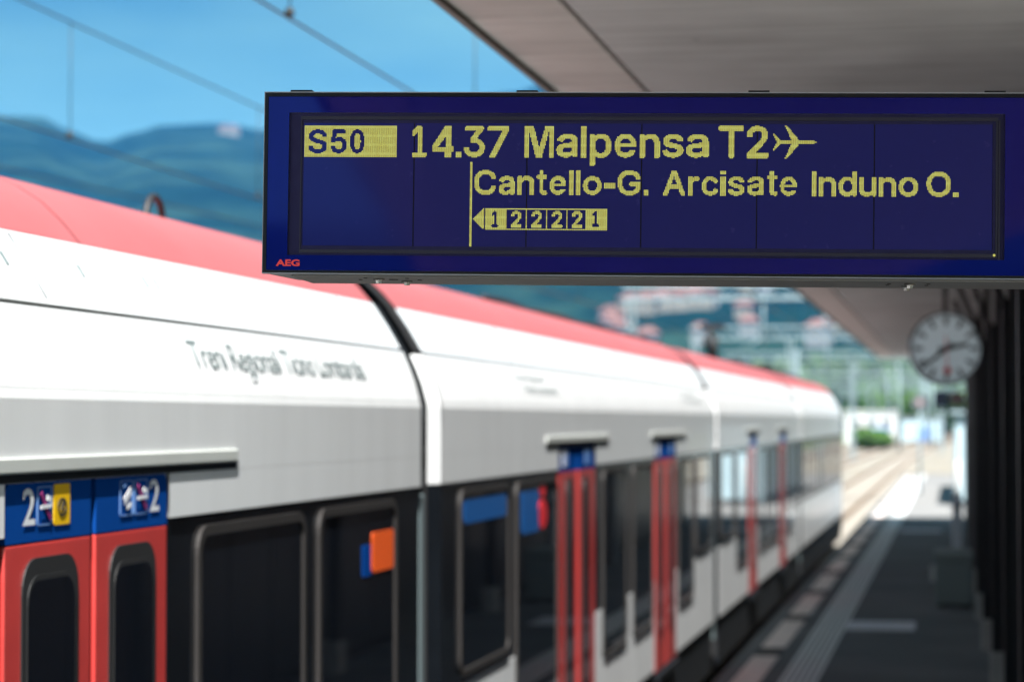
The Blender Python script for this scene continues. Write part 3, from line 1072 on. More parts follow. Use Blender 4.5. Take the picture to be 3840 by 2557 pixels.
def portal(y, xs, zb, label, bh=.5, ins=()):
    p = thing('line_portal', label, 'line portal', (bend(y), y, -.95), 'steel portals carrying the overhead line')
    z0 = .95
    for x in xs:
        bm = bmesh.new()
        for sx_ in (-.13, .13):
            for sy_ in (-.13, .13):
                add_box(bm, x+sx_-.04, x+sx_+.04, sy_-.04, sy_+.04, 0, zb+z0)
        for k in range(int((zb+z0)/.6)):
            add_box(bm, x-.16, x+.16, -.17, -.14, k*.6, k*.6+.16)
        link('mast', bm, 'galv', p)
    bm = bmesh.new()
    for zz in (zb+z0, zb+z0+bh):
        add_box(bm, min(xs)-.3, max(xs)+.3, -.15, .15, zz-.05, zz+.07)
    xx = min(xs)
    k = 0
    while xx < max(xs)-.2:
        add_tube(bm, [(xx, 0, zb+z0 + (bh if k % 2 else 0)), (xx+.6, 0, zb+z0+(0 if k % 2 else bh))], .035, 5)
        xx += .6
        k += 1
    link('cross_beam', bm, 'galv', p)
    for xi in ins:
        tube('insulator', [(xi, 0, zb+z0+bh+.05), (xi, 0, zb+z0+bh+.35), (xi, 0, zb+z0+bh+.6)], [.07, .09, .07], 'galv', p, 8)
    for xi in (-4.05, -7.8):
        if min(xs) < xi < max(xs):
            tube('drop_arm', [(xi+.9, 0, zb+z0), (xi+.9, 0, 5.0+z0)], .04, 'galv', p, 6)
            tube('drop_arm', [(xi+.9, 0, 5.3+z0), (xi, 0, 4.86+z0)], .025, 'galv', p, 6)
    return p
portal(89, (-11.8, 5.2), 6.75, 'nearest line portal with a mast rising behind the train roof', ins=(-10.2, -8.6, -7.9, -6.3, -4.9, -3.7, -2.6))
portal(134, (-14.2, -8.9, 6.0), 6.8, 'second line portal with beam meeting the canopy edge', .6, ins=(-7, -5.5, -4, -2))
portal(172, (-16, -7.2, 6.4), 6.5, 'third line portal, beyond the sunlit platform end')
portal(215, (-17, -9.3, -1.6, 6.6), 6.3, 'fourth line portal with several masts in front of the trees')
portal(262, (-18, -10.1, -2.4, 7.2), 6.2, 'fifth line portal with masts near the round green bush')
portal(318, (-20, -12.1, -4.2, 3.0, 8.0), 6.1, 'sixth line portal in front of the green trees')
portal(385, (-22, -14, -6.1, 1.2, 9.0), 6.0, 'farthest line portal, small against the trees')

def lone_mast(x, y, h, label):
    p = thing('line_mast', label, 'mast', (x + bend(y), y, -.95), 'single masts beyond the platform end')
    tube('pole', [(0, 0, 0), (0, 0, h)], [.16, .11], 'galv', p, 8)
    tube('cantilever', [(0, 0, h-1.1), (-1.6, 0, h-.7), (-2.6, 0, h-1.2)], .045, 'galv', p, 5)
    return p
for (x, y, h_, l_) in ((-13.4, 205, 9.2, 'single mast standing just right of the train nose'), (-6.0, 236, 8.6, 'single mast right of the round bush'), (-3.2, 250, 8.4, 'single mast left of the small far signal disc'),
                       (-9.8, 300, 9.0, 'single mast in front of the white building'), (-5.0, 290, 8.8, 'single mast in front of the pale shed'), (.6, 240, 8.2, 'single mast right of the pale shed, below the clock'),
                       (-7.6, 350, 9.0, 'single mast between the white building and the shed'), (-1.0, 360, 9.0, 'farthest single mast, below the left edge of the clock'),
                       (-16.5, 240, 9.5, 'single mast rising over the train nose')):
    lone_mast(x, y, h_, l_)

# ------------------------------------------------------------------ vegetation
def crown_mesh(seed, n=1400, rx=1.0, rz=1.0, leaf=.11):
    rnd = random.Random(seed)
    bm = bmesh.new()
    lobes = [(Vector((rnd.uniform(-.45, .45), rnd.uniform(-.45, .45), rnd.uniform(-.4, .5))), rnd.uniform(.32, .6)) for _ in range(11)]
    for _ in range(n):
        c, r = rnd.choice(lobes)
        d = Vector((rnd.gauss(0, 1), rnd.gauss(0, 1), rnd.gauss(0, 1))).normalized()
        p = c + d*r*rnd.uniform(.65, 1.05)
        u_ = Vector((rnd.gauss(0, 1), rnd.gauss(0, 1), rnd.gauss(0, 1))).normalized()
        v_ = u_.cross(d)
        if v_.length < .01: continue
        v_.normalize()
        s = leaf*rnd.uniform(.6, 1.3)
        q = [p-u_*s-v_*s*.7, p+u_*s-v_*s*.6, p+u_*s+v_*s*.7, p-u_*s*.8+v_*s*.6]
        bm.faces.new([bm.verts.new((a.x*rx, a.y*rx, a.z*rz)) for a in q])
    me = bpy.data.meshes.new('crown')
    bm.to_mesh(me)
    bm.free()
    return me
crowns = [crown_mesh(s) for s in (1, 2, 3, 4)]
for i, m_ in enumerate(crowns):
    m_.materials.append(M['leaf'] if i % 2 == 0 else M['leaf_dark'])
bm = bmesh.new()
add_tube(bm, [(0, 0, 0), (.02, 0, .25), (-.01, .01, .55)], [.06, .045, .02], 7)
add_tube(bm, [(0, 0, .25), (.15, .05, .5)], [.03, .012], 5)
add_tube(bm, [(0, 0, .22), (-.14, -.04, .48)], [.03, .012], 5)
trunk_me = bpy.data.meshes.new('trunk')
bm.to_mesh(trunk_me); bm.free()
trunk_me.materials.append(M['bark'])
def tree(x, y, h, wd, k, label, group='trees beyond the tracks'):
    t_ = thing('tree', label, 'tree', (x, y, -.97), group)
    o = link('crown', crowns[k], None, t_)
    o.scale = (wd, wd, h*.5)
    o.location = (0, 0, h*.56)
    o.rotation_euler = (0, 0, random.uniform(0, 6))
    o = link('trunk', trunk_me, None, t_)
    o.scale = (h*.7, h*.7, h)
    return t_
def where_x(xv):
    for lim, w_ in ((1960, 'hidden low behind the train roof'), (2030, 'just right of the train nose'), (2085, 'behind the tall masts'), (2140, 'left of the clock'), (2190, 'below the clock')):
        if xv < lim: return w_
    return 'behind the dark columns'
def px_of(x, y):
    return 1177.5 + 5560*math.tan(math.atan2(x, y) + yaw)
for i in range(34):
    x = -62 + i*2.9 + random.uniform(-1, 1)
    y = random.uniform(430, 520)
    k = random.choice((0, 0, 1, 2, 3))
    h_ = random.uniform(10, 16)
    l_ = ('tall ' if h_ > 13 else 'lower ') + ('bright' if k % 2 == 0 else 'dark') + ' green tree in the back row, ' + where_x(px_of(x, y))
    tree(x, y, h_, random.uniform(2.6, 4.2), k, l_, 'back row: ' + l_)
for i in range(30):
    r_ = random.uniform(600, 760)
    xv = 1850 + i*13 + random.uniform(-5, 5)
    az_ = math.atan((xv-1177.5)/5560.0) - yaw
    x, y = math.sin(az_)*r_, math.cos(az_)*r_
    k = random.choice((0, 1, 2))
    h_ = random.uniform(15, 21)
    l_ = ('tall ' if h_ > 18 else 'lower ') + ('bright' if k % 2 == 0 else 'dark') + ' tree in the far wood, ' + where_x(xv)
    tree(x, y, h_, random.uniform(4.5, 7), k, l_, 'far wood: ' + l_)
for i in range(12):
    x = -12 + i*3.1
    yy = random.uniform(352, 400)
    h_ = random.uniform(6.5, 9.5)
    k = random.choice((0, 2))
    l_ = ('small' if h_ < 8 else 'middling') + ' bright green tree in the front row, ' + where_x(px_of(x, yy))
    tree(x, yy, h_, random.uniform(1.7, 2.5), k, l_, 'front row: ' + l_)
bsh = thing('round_bush', 'clipped round green bush beside the far tracks', 'bush', (-8.1, 250, -.97))
o = link('foliage', crown_mesh(9, 4600, 2.6, 1.6, .11), 'leaf', bsh)
o.location = (0, 0, 1.25)
o = link('stem', trunk_me, None, bsh)
o.scale = (2, 2, 1.5)

# ------------------------------------------------------------------ buildings
wb = thing('white_building', 'low white flat building with a blue stripe beyond the tracks', 'building', (-11.3, 335, -.97))
box('wall', -3.6, 3.4, 0, 6, 0, 4.3, 'building_white', wb)
box('roof', -3.8, 3.6, -.2, 6.2, 4.3, 4.55, 'building_white', wb)
box('stripe', -1.4, 2.8, -.03, -.003, 1.75, 2.2, 'blue_stripe', wb)
for k in range(3):
    box('window', -2.6+k*2, -1.4+k*2, -.04, -.003, 2.5, 3.3, 'shutter', wb)
wb2 = thing('grey_building', 'pale low shed beside the white building behind the masts', 'building', (-4.2, 345, -.97))
box('wall', -3.2, 2.6, 0, 6, 0, 3.5, 'pale_blue', wb2)
box('roof', -3.4, 2.8, -.2, 6.2, 3.5, 3.7, 'wall_white', wb2)
box('door', -1, .6, -.04, -.003, 0, 2.3, 'blue_stripe', wb2)

def house_meshes():
    d = {}
    for key, (wx, wy, hz_) in {'a': (8, 7, 5), 'b': (9, 8, 7), 'c': (18, 9, 6)}.items():
        bm = bmesh.new(); add_box(bm, -wx/2, wx/2, -wy/2, wy/2, -8, hz_)
        me = bpy.data.meshes.new('wall'); bm.to_mesh(me); bm.free()
        bm = bmesh.new()
        e = .8
        vs = [bm.verts.new(p) for p in ((-wx/2-e, -wy/2-e, hz_), (wx/2+e, -wy/2-e, hz_), (wx/2+e, wy/2+e, hz_), (-wx/2-e, wy/2+e, hz_),
                                       (-wx/2+wy*.3, 0, hz_+3), (wx/2-wy*.3, 0, hz_+3))]
        for f in ((0, 1, 5, 4), (1, 2, 5), (2, 3, 4, 5), (3, 0, 4), (3, 2, 1, 0)):
            bm.faces.new([vs[i] for i in f])
        mr_ = bpy.data.meshes.new('roof'); bm.to_mesh(mr_); bm.free()
        mr_.materials.append(M['tile_red'])
        bm = bmesh.new(); add_box(bm, -.6, .6, -.08, 0, 0, 1.5)
        mw = bpy.data.meshes.new('window'); bm.to_mesh(mw); bm.free(); mw.materials.append(M['shutter'])
        d[key] = (me, mr_, mw, wx, wy, hz_)
    return d
HM = house_meshes()
wall_mats = ['wall_white', 'wall_cream', 'wall_pink', 'wall_white']
wall_cache = {}
def house(az, r, key, wm, label, group='houses scattered over the hillside', flat=False):
    x, y = math.sin(az)*r, math.cos(az)*r
    me, mr_, mw, wx, wy, hz_ = HM[key]
    ck_ = (key, wm)
    if ck_ not in wall_cache:
        m2 = me.copy(); m2.materials.append(M[wm]); wall_cache[ck_] = m2
    h = thing('house', label, 'house', (x, y, terrain(x, y)+1.0), group)
    h.rotation_euler = (0, 0, -az + random.uniform(-.5, .5))
    link('wall', wall_cache[ck_], None, h)
    if not flat:
        link('roof', mr_, None, h)
    n = int(wx//3.2)
    for f_ in range(int(hz_//3)):
        for k in range(n):
            o = link('window', mw, None, h)
            o.location = (-wx/2 + (k+.5)*wx/n, -wy/2-.01, .9+f_*3)
    return h
def az_of(xv):
    return math.atan((xv-1177.5)/5560.0) - yaw
rh = random.Random(21)
CW = {'wall_white': 'white', 'wall_cream': 'cream', 'wall_pink': 'pinkish'}
SW = {'a': 'small', 'b': 'tall', 'c': 'long'}
def hill_house(xv, r, wm, key):
    place = 'left of the nearest mast' if xv < 1440 else 'right of the nearest mast' if xv < 1580 else 'around the pantograph' if xv < 1700 else 'under the second portal' if xv < 1860 else 'near the canopy edge'
    up_ = 'low' if r < 1080 else 'halfway up' if r < 1280 else 'high'
    l_ = '%s %s house with tiled roof %s on the hillside, %s' % (SW[key], CW[wm], up_, place)
    house(az_of(xv), r, key, wm, l_, group='hillside: ' + l_)
for i in range(28):
    hill_house(rh.uniform(1380, 2060), rh.uniform(930, 1420), rh.choice(wall_mats), rh.choice('aaab'))
for i in range(3):
    hill_house(rh.uniform(1500, 1960), rh.uniform(1450, 1700), 'wall_cream', rh.choice('aab'))
# the long cream block and the pale block seen beside the canopy
BL = ['leftmost cream block of the row, right beside the nearest mast', 'second cream block from the left in the row above the train roof', 'middle cream block of the row above the train roof',
      'cream block left of the one nearest the pantograph', 'cream block of the row nearest the pantograph']
for k, xv in enumerate((1470, 1502, 1534, 1566, 1598)):
    house(az_of(xv), 1130+k*4, 'c', 'wall_cream', BL[k], 'cream apartment blocks in a row')
hb = house(az_of(1935), 1060, 'b', 'wall_cream', 'pale tall house right beside the canopy edge', group=None)
hb.scale = (1.2, 1.2, 1.9)
# pale house high on the left ridge
hl = house(az_of(525), 2740, 'c', 'wall_cream', 'pale building alone high on the left mountain ridge', group=None)
hl.scale = (1.3, 1.3, 1.0)
hl['category'] = 'house'

# ------------------------------------------------------------------ departure board
BO = Vector((-0.60991301, 4.80598358, 2.77079377))
bh_ = Vector((0.9955886, 0.09288376, -0.01326411)).normalized()
bu = Vector((0.01320676, 0.00123213, 0.99991203)).normalized()
bn = Vector((0.0928919, -0.9956762, 0)).normalized()          # towards the viewer
bd = thing('departure_board', 'blue passenger information display with yellow dot letters hanging under the canopy', 'departure board', BO)
Mx = Matrix((bh_, -bn, bu)).transposed()                      # local x right, y into the board, z up
bd.rotation_euler = Mx.to_euler()
UL, UR, VT, VB = -.774, .86, .1852, -.1834
def bx(name, u0, u1, d0, d1, v0, v1, mat, parent=bd, bev=0):
    return box(name, u0, u1, d0, d1, v0, v1, mat, parent, bev)
# aluminium housing: a box with a bevelled bottom
bm = bmesh.new()
v = add_box(bm, UL, UR, .008, .29, VB, VT)
for q in v:
    if q.co.z < 0 and q.co.y > .1:
        q.co.z += .002
    if q.co.y > .1 and q.co.x < 0:
        q.co.x += .022
bmesh.ops.bevel(bm, geom=bm.edges[:], offset=.004, segments=3, affect='EDGES')
hs = link('housing', bm, 'alu', bd)
bx('bottom_cover', UL+.055, UR-.01, .03, .285, VB-.0045, VB-.001, 'alu_dark')
# front rim (four bars), glass border (four pieces), recessed bezel and module panels
def frame4(name, u0, u1, v0, v1, iu0, iu1, iv0, iv1, d0, d1, mat, parent=bd, bev=0):
    bm = bmesh.new()
    oo = [(u0, v0), (u1, v0), (u1, v1), (u0, v1)]
    oi = [(iu0, iv0), (iu1, iv0), (iu1, iv1), (iu0, iv1)]
    A = [bm.verts.new((u, d0, v)) for u, v in oo]
    B = [bm.verts.new((u, d0, v)) for u, v in oi]
    Cc = [bm.verts.new((u, d1, v)) for u, v in oo]
    Dd = [bm.verts.new((u, d1, v)) for u, v in oi]
    for i in range(4):
        j = (i+1) % 4
        bm.faces.new((A[i], A[j], B[j], B[i]))
        bm.faces.new((Cc[i], Cc[j], A[j], A[i]))
        bm.faces.new((B[i], B[j], Dd[j], Dd[i]))
        bm.faces.new((Dd[i], Dd[j], Cc[j], Cc[i]))
    return link(name, bm, mat, parent)
frame4('front_rim', UL+.0006, UR-.001, VB+.0012, VT-.0012, -.7665, .8525, -.1775, .1765, -.0015, .0075, 'rim_black')
frame4('housing_lip', UL-.0008, UR+.001, VB-.0008, VT+.0008, UL+.0005, UR-.001, VB+.0010, VT-.0010, -.0008, .02, 'lip_grey')
frame4('glass_border', -.7660, .852, -.1770, .1760, -.7232, .7130, -.1462, .1435, .0, .004, 'blue_glass')
frame4('bezel_outer', -.7228, .7126, -.1458, .1431, -.7000, .7000, -.1410, .1372, .0055, .0075, 'bezel')
frame4('bezel_edge', -.6998, .6998, -.1408, .1370, -.6972, .6960, -.1340, .1300, .0045, .0075, 'bezel_edge')
frame4('bezel_inner', -.6970, .6958, -.1338, .1298, -.6940, .6905, -.1262, .1232, .0060, .0075, 'bezel')
box('side_bead', .7010, .7042, .0025, .0055, -.146, .132, 'bezel_edge', bd)
seams = [-.6948, -.4670, -.2375, -.0065, .2245, .4569, .6905]
for i in range(6):
    bx('display_module', seams[i]+.0013, seams[i+1]-.0013, .0062, .0074, -.1264, .1234, 'lcd_blue')
bx('module_backing', -.6950, .6910, .0076, .0079, -.1270, .1240, 'seam_black')

# lit cells of the display, row by row: first cell, number of cells, first cell, number of cells ...
RUNS = [
[],
[370, 21, 401, 4, 427, 2],
[1, 83, 102, 4, 127, 6, 146, 15, 166, 18, 198, 8, 216, 8, 248, 5, 369, 22, 398, 10, 428, 2],
[1, 83, 101, 6, 126, 7, 145, 17, 165, 19, 198, 8, 216, 8, 248, 5, 369, 22, 397, 13, 428, 3],
[1, 83, 100, 7, 126, 7, 145, 17, 165, 19, 198, 9, 216, 8, 248, 5, 369, 22, 396, 15, 429, 3],
[1, 10, 15, 12, 37, 10, 50, 34, 99, 8, 125, 8, 145, 16, 165, 19, 198, 9, 216, 8, 248, 5, 370, 21, 395, 16, 429, 4],
[1, 7, 18, 8, 38, 7, 52, 32, 98, 9, 124, 9, 155, 6, 178, 6, 198, 9, 215, 9, 248, 5, 378, 5, 394, 7, 406, 6, 430, 3],
[1, 6, 19, 7, 38, 6, 53, 31, 98, 9, 124, 9, 154, 6, 178, 5, 198, 10, 215, 4, 220, 4, 248, 5, 378, 5, 394, 5, 407, 5, 430, 4],
[1, 5, 20, 6, 38, 6, 54, 30, 98, 4, 103, 4, 123, 10, 153, 6, 177, 6, 198, 4, 203, 5, 215, 4, 220, 4, 248, 5, 378, 5, 394, 5, 407, 5, 417, 1, 431, 4],
[1, 4, 11, 4, 21, 5, 30, 13, 47, 3, 54, 30, 98, 3, 103, 4, 123, 10, 153, 5, 177, 5, 198, 4, 203, 5, 214, 5, 220, 4, 232, 9, 248, 5, 256, 4, 262, 8, 283, 9, 300, 4, 306, 8, 325, 9, 346, 10, 378, 5, 394, 5, 407, 5, 417, 2, 431, 5],
[1, 4, 10, 7, 21, 5, 30, 13, 47, 4, 54, 30, 98, 2, 103, 4, 122, 11, 152, 5, 176, 6, 198, 4, 203, 5, 214, 5, 220, 4, 230, 13, 248, 5, 256, 16, 282, 11, 300, 15, 323, 13, 344, 14, 378, 5, 394, 5, 407, 5, 418, 2, 431, 6],
[1, 4, 9, 8, 21, 5, 30, 12, 46, 5, 55, 29, 103, 4, 121, 12, 151, 6, 176, 5, 198, 4, 203, 6, 214, 4, 220, 4, 229, 15, 248, 5, 256, 17, 280, 14, 300, 16, 322, 15, 343, 16, 378, 5, 407, 5, 418, 3, 432, 6],
[1, 4, 10, 15, 29, 1, 35, 7, 46, 5, 55, 29, 103, 4, 121, 6, 128, 5, 150, 6, 175, 6, 198, 4, 204, 5, 214, 4, 220, 4, 228, 17, 248, 5, 256, 17, 280, 15, 300, 17, 321, 17, 342, 18, 378, 5, 406, 6, 419, 3, 432, 6],
[1, 4, 12, 13, 36, 6, 46, 5, 55, 29, 103, 4, 120, 6, 128, 5, 150, 7, 175, 5, 198, 4, 204, 5, 213, 5, 220, 4, 227, 7, 239, 6, 248, 5, 256, 7, 268, 6, 279, 6, 290, 6, 300, 7, 311, 6, 321, 6, 332, 6, 342, 6, 354, 6, 378, 5, 406, 5, 419, 4, 433, 6],
[1, 5, 15, 10, 38, 4, 46, 5, 55, 29, 103, 4, 119, 7, 128, 5, 150, 9, 174, 6, 198, 4, 204, 5, 213, 5, 220, 4, 227, 6, 240, 5, 248, 5, 256, 6, 269, 5, 279, 5, 291, 5, 300, 5, 312, 5, 321, 5, 333, 5, 342, 5, 355, 5, 378, 5, 405, 6, 420, 33],
[1, 6, 18, 7, 38, 4, 46, 6, 55, 29, 103, 4, 119, 6, 128, 5, 150, 10, 174, 5, 198, 4, 204, 6, 213, 4, 220, 4, 230, 2, 240, 5, 248, 5, 256, 5, 270, 5, 278, 5, 292, 5, 300, 5, 312, 6, 321, 5, 345, 1, 355, 6, 378, 5, 404, 6, 420, 35],
[1, 8, 20, 5, 29, 5, 39, 3, 46, 6, 55, 29, 103, 4, 118, 6, 128, 5, 150, 11, 173, 6, 198, 4, 205, 5, 212, 5, 220, 4, 238, 7, 248, 5, 256, 5, 270, 5, 278, 5, 292, 5, 300, 5, 313, 5, 321, 8, 352, 9, 378, 5, 403, 6, 420, 33],
[1, 10, 21, 14, 39, 3, 46, 5, 55, 29, 103, 4, 117, 6, 128, 5, 156, 6, 173, 5, 198, 4, 205, 5, 212, 5, 220, 4, 232, 13, 248, 5, 256, 5, 270, 5, 278, 19, 300, 5, 313, 5, 321, 12, 346, 15, 378, 5, 402, 6, 419, 4, 433, 6],
[1, 14, 21, 14, 39, 3, 46, 5, 55, 29, 103, 4, 117, 6, 128, 5, 157, 5, 172, 6, 198, 4, 205, 5, 212, 5, 220, 4, 229, 16, 248, 5, 256, 5, 270, 5, 278, 19, 300, 5, 313, 5, 322, 14, 343, 18, 378, 5, 401, 7, 419, 3, 432, 7],
[1, 16, 21, 14, 39, 3, 46, 5, 55, 29, 103, 4, 116, 6, 128, 5, 158, 5, 172, 5, 198, 4, 206, 5, 212, 4, 220, 4, 228, 17, 248, 5, 256, 5, 270, 5, 278, 19, 300, 5, 313, 5, 323, 14, 342, 19, 378, 5, 400, 7, 418, 3, 432, 6],
[1, 4, 9, 8, 21, 4, 29, 6, 39, 3, 46, 5, 55, 29, 103, 4, 116, 5, 128, 7, 158, 5, 171, 6, 198, 4, 206, 10, 220, 4, 227, 18, 248, 5, 256, 5, 270, 5, 278, 5, 300, 5, 313, 5, 326, 12, 341, 13, 355, 6, 378, 5, 399, 7, 418, 2, 431, 6],
[1, 4, 9, 8, 21, 4, 29, 6, 39, 4, 47, 4, 54, 30, 103, 4, 116, 19, 144, 5, 158, 5, 171, 5, 198, 4, 206, 10, 220, 4, 227, 6, 240, 5, 248, 5, 256, 5, 270, 5, 278, 5, 300, 5, 313, 5, 331, 7, 341, 6, 355, 6, 378, 5, 398, 7, 417, 2, 431, 5],
[1, 4, 10, 6, 21, 4, 30, 4, 39, 4, 47, 3, 54, 30, 103, 4, 116, 19, 144, 5, 158, 5, 170, 6, 198, 4, 206, 9, 220, 4, 226, 6, 240, 5, 248, 5, 256, 5, 270, 5, 278, 5, 300, 5, 313, 5, 323, 1, 333, 6, 341, 5, 355, 6, 378, 5, 397, 7, 417, 1, 430, 5],
[1, 4, 21, 5, 38, 6, 54, 30, 103, 4, 116, 19, 144, 5, 157, 5, 170, 5, 198, 4, 207, 8, 220, 4, 226, 6, 240, 5, 248, 5, 256, 6, 269, 6, 279, 4, 291, 5, 300, 5, 313, 5, 320, 5, 333, 6, 341, 5, 355, 6, 378, 5, 396, 7, 430, 4],
[1, 5, 20, 6, 37, 7, 53, 31, 103, 4, 116, 19, 145, 5, 156, 6, 169, 6, 198, 4, 207, 8, 220, 4, 227, 5, 239, 6, 248, 5, 256, 6, 269, 5, 279, 6, 290, 6, 300, 5, 313, 5, 320, 6, 332, 6, 341, 6, 353, 8, 378, 5, 395, 7, 430, 4],
[1, 7, 18, 9, 36, 9, 52, 32, 103, 4, 127, 6, 137, 5, 145, 17, 169, 5, 198, 4, 207, 8, 220, 4, 227, 18, 248, 5, 256, 8, 267, 7, 280, 15, 300, 5, 313, 5, 321, 17, 341, 20, 378, 5, 394, 19, 429, 4],
[1, 9, 16, 14, 34, 13, 50, 34, 98, 13, 127, 6, 137, 5, 146, 15, 168, 6, 198, 4, 207, 7, 220, 4, 227, 18, 248, 5, 256, 17, 280, 15, 300, 5, 313, 5, 321, 16, 342, 19, 378, 5, 394, 19, 429, 3],
[1, 83, 98, 13, 127, 6, 137, 5, 147, 13, 168, 5, 198, 4, 208, 6, 220, 4, 228, 17, 248, 5, 256, 16, 281, 13, 300, 5, 313, 5, 322, 14, 343, 18, 378, 5, 394, 19, 428, 3],
[1, 83, 98, 13, 127, 6, 137, 5, 148, 11, 167, 6, 198, 4, 208, 6, 220, 4, 230, 9, 241, 4, 248, 5, 256, 15, 283, 9, 300, 5, 313, 5, 324, 10, 345, 9, 356, 4, 378, 5, 394, 19, 428, 2],
[1, 83, 98, 12, 127, 6, 137, 5, 151, 5, 167, 5, 198, 4, 208, 6, 220, 4, 233, 4, 248, 5, 256, 5, 263, 6, 286, 3, 300, 4, 313, 4, 328, 3, 348, 3, 379, 3, 394, 18, 427, 2],
[256, 5],
[256, 5],
[256, 5],
[256, 5],
[150, 2, 256, 5],
[150, 2, 256, 5],
[150, 2, 256, 4],
[150, 2],
[150, 2],
[150, 2],
[150, 2],
[150, 2, 161, 6, 212, 3, 238, 4, 244, 4, 287, 8, 328, 5, 371, 5, 414, 4, 451, 4, 486, 4, 557, 8],
[150, 2, 158, 11, 212, 3, 238, 4, 244, 4, 285, 13, 328, 5, 371, 5, 414, 4, 451, 4, 486, 4, 555, 12],
[150, 2, 157, 14, 212, 3, 238, 4, 244, 4, 284, 15, 328, 6, 371, 5, 414, 4, 451, 4, 486, 4, 554, 14],
[150, 2, 156, 16, 212, 3, 238, 4, 244, 4, 283, 17, 327, 7, 414, 4, 451, 4, 486, 4, 553, 16],
[150, 2, 155, 6, 167, 5, 210, 8, 238, 4, 244, 4, 282, 6, 295, 5, 327, 7, 412, 9, 451, 4, 486, 4, 552, 5, 564, 6],
[150, 2, 155, 5, 168, 5, 181, 4, 193, 3, 198, 5, 209, 9, 226, 5, 238, 4, 244, 4, 256, 5, 282, 5, 296, 5, 327, 3, 331, 4, 343, 4, 348, 4, 359, 6, 371, 5, 382, 7, 399, 7, 412, 9, 428, 6, 451, 4, 457, 4, 463, 5, 478, 7, 486, 4, 492, 4, 503, 4, 509, 4, 515, 5, 531, 7, 551, 5, 566, 4],
[150, 2, 154, 5, 169, 4, 178, 10, 192, 4, 197, 8, 209, 9, 224, 9, 238, 4, 244, 4, 254, 10, 281, 5, 297, 4, 326, 4, 331, 4, 343, 10, 358, 9, 371, 5, 380, 11, 397, 11, 412, 9, 426, 9, 451, 4, 457, 13, 477, 13, 492, 4, 503, 4, 509, 13, 529, 11, 551, 4, 566, 5],
[150, 2, 154, 4, 169, 4, 177, 12, 192, 14, 210, 8, 223, 11, 238, 4, 244, 4, 253, 12, 281, 4, 297, 4, 326, 4, 331, 5, 343, 10, 357, 11, 371, 5, 379, 12, 396, 13, 414, 4, 425, 11, 451, 4, 457, 14, 476, 14, 492, 4, 503, 4, 509, 14, 528, 13, 551, 4, 567, 4],
[150, 2, 154, 4, 176, 13, 192, 15, 212, 3, 222, 12, 238, 4, 244, 4, 252, 13, 281, 4, 325, 4, 332, 4, 343, 9, 356, 5, 363, 6, 371, 5, 379, 4, 387, 5, 395, 6, 404, 5, 414, 4, 425, 5, 432, 5, 451, 4, 457, 14, 475, 5, 484, 6, 492, 4, 503, 4, 509, 14, 527, 6, 536, 6, 550, 5, 567, 4],
[150, 2, 154, 4, 176, 5, 185, 4, 192, 6, 202, 5, 212, 3, 222, 4, 230, 5, 238, 4, 244, 4, 251, 5, 261, 5, 281, 4, 325, 4, 332, 4, 343, 5, 356, 4, 365, 4, 371, 5, 378, 4, 388, 4, 395, 4, 405, 4, 414, 4, 424, 4, 433, 4, 451, 4, 457, 5, 467, 5, 475, 4, 485, 5, 492, 4, 503, 4, 509, 5, 519, 5, 527, 5, 538, 4, 550, 4, 567, 4],
[150, 2, 154, 4, 178, 2, 186, 4, 192, 5, 203, 4, 212, 3, 221, 4, 231, 4, 238, 4, 244, 4, 251, 4, 262, 4, 281, 4, 292, 9, 325, 4, 333, 4, 343, 4, 355, 4, 366, 2, 371, 5, 378, 5, 405, 4, 414, 4, 424, 4, 434, 4, 451, 4, 457, 4, 468, 4, 474, 5, 485, 5, 492, 4, 503, 4, 509, 4, 520, 4, 527, 4, 538, 5, 550, 4, 567, 4],
[150, 2, 154, 4, 184, 6, 192, 4, 203, 4, 212, 3, 221, 4, 231, 4, 238, 4, 244, 4, 251, 4, 263, 4, 269, 10, 281, 4, 291, 10, 324, 4, 333, 4, 343, 4, 355, 4, 371, 5, 379, 7, 400, 9, 414, 4, 424, 3, 434, 4, 451, 4, 457, 4, 468, 4, 474, 4, 486, 4, 492, 4, 503, 4, 509, 4, 520, 4, 526, 5, 539, 4, 550, 4, 567, 4],
[150, 2, 154, 4, 179, 11, 192, 4, 203, 4, 212, 3, 221, 14, 238, 4, 244, 4, 250, 5, 263, 4, 269, 10, 281, 4, 291, 10, 324, 13, 343, 4, 355, 4, 371, 5, 379, 11, 397, 12, 414, 4, 423, 15, 451, 4, 457, 4, 468, 4, 474, 4, 486, 4, 492, 4, 503, 4, 509, 4, 520, 4, 526, 4, 539, 4, 550, 5, 567, 4],
[150, 2, 154, 4, 177, 13, 192, 4, 203, 4, 212, 3, 221, 14, 238, 4, 244, 4, 250, 4, 263, 4, 269, 10, 281, 4, 292, 9, 324, 14, 343, 4, 355, 4, 371, 5, 381, 10, 395, 14, 414, 4, 423, 15, 451, 4, 457, 4, 468, 4, 474, 4, 486, 4, 492, 4, 503, 4, 509, 4, 520, 4, 526, 4, 539, 4, 551, 4, 567, 4],
[150, 2, 154, 4, 169, 4, 176, 14, 192, 4, 203, 4, 212, 3, 221, 4, 238, 4, 244, 4, 250, 5, 263, 4, 269, 10, 281, 5, 297, 4, 323, 15, 343, 4, 355, 4, 371, 5, 383, 9, 395, 8, 405, 4, 414, 4, 424, 3, 451, 4, 457, 4, 468, 4, 474, 4, 486, 4, 492, 4, 503, 4, 509, 4, 520, 4, 526, 4, 539, 4, 551, 4, 567, 4],
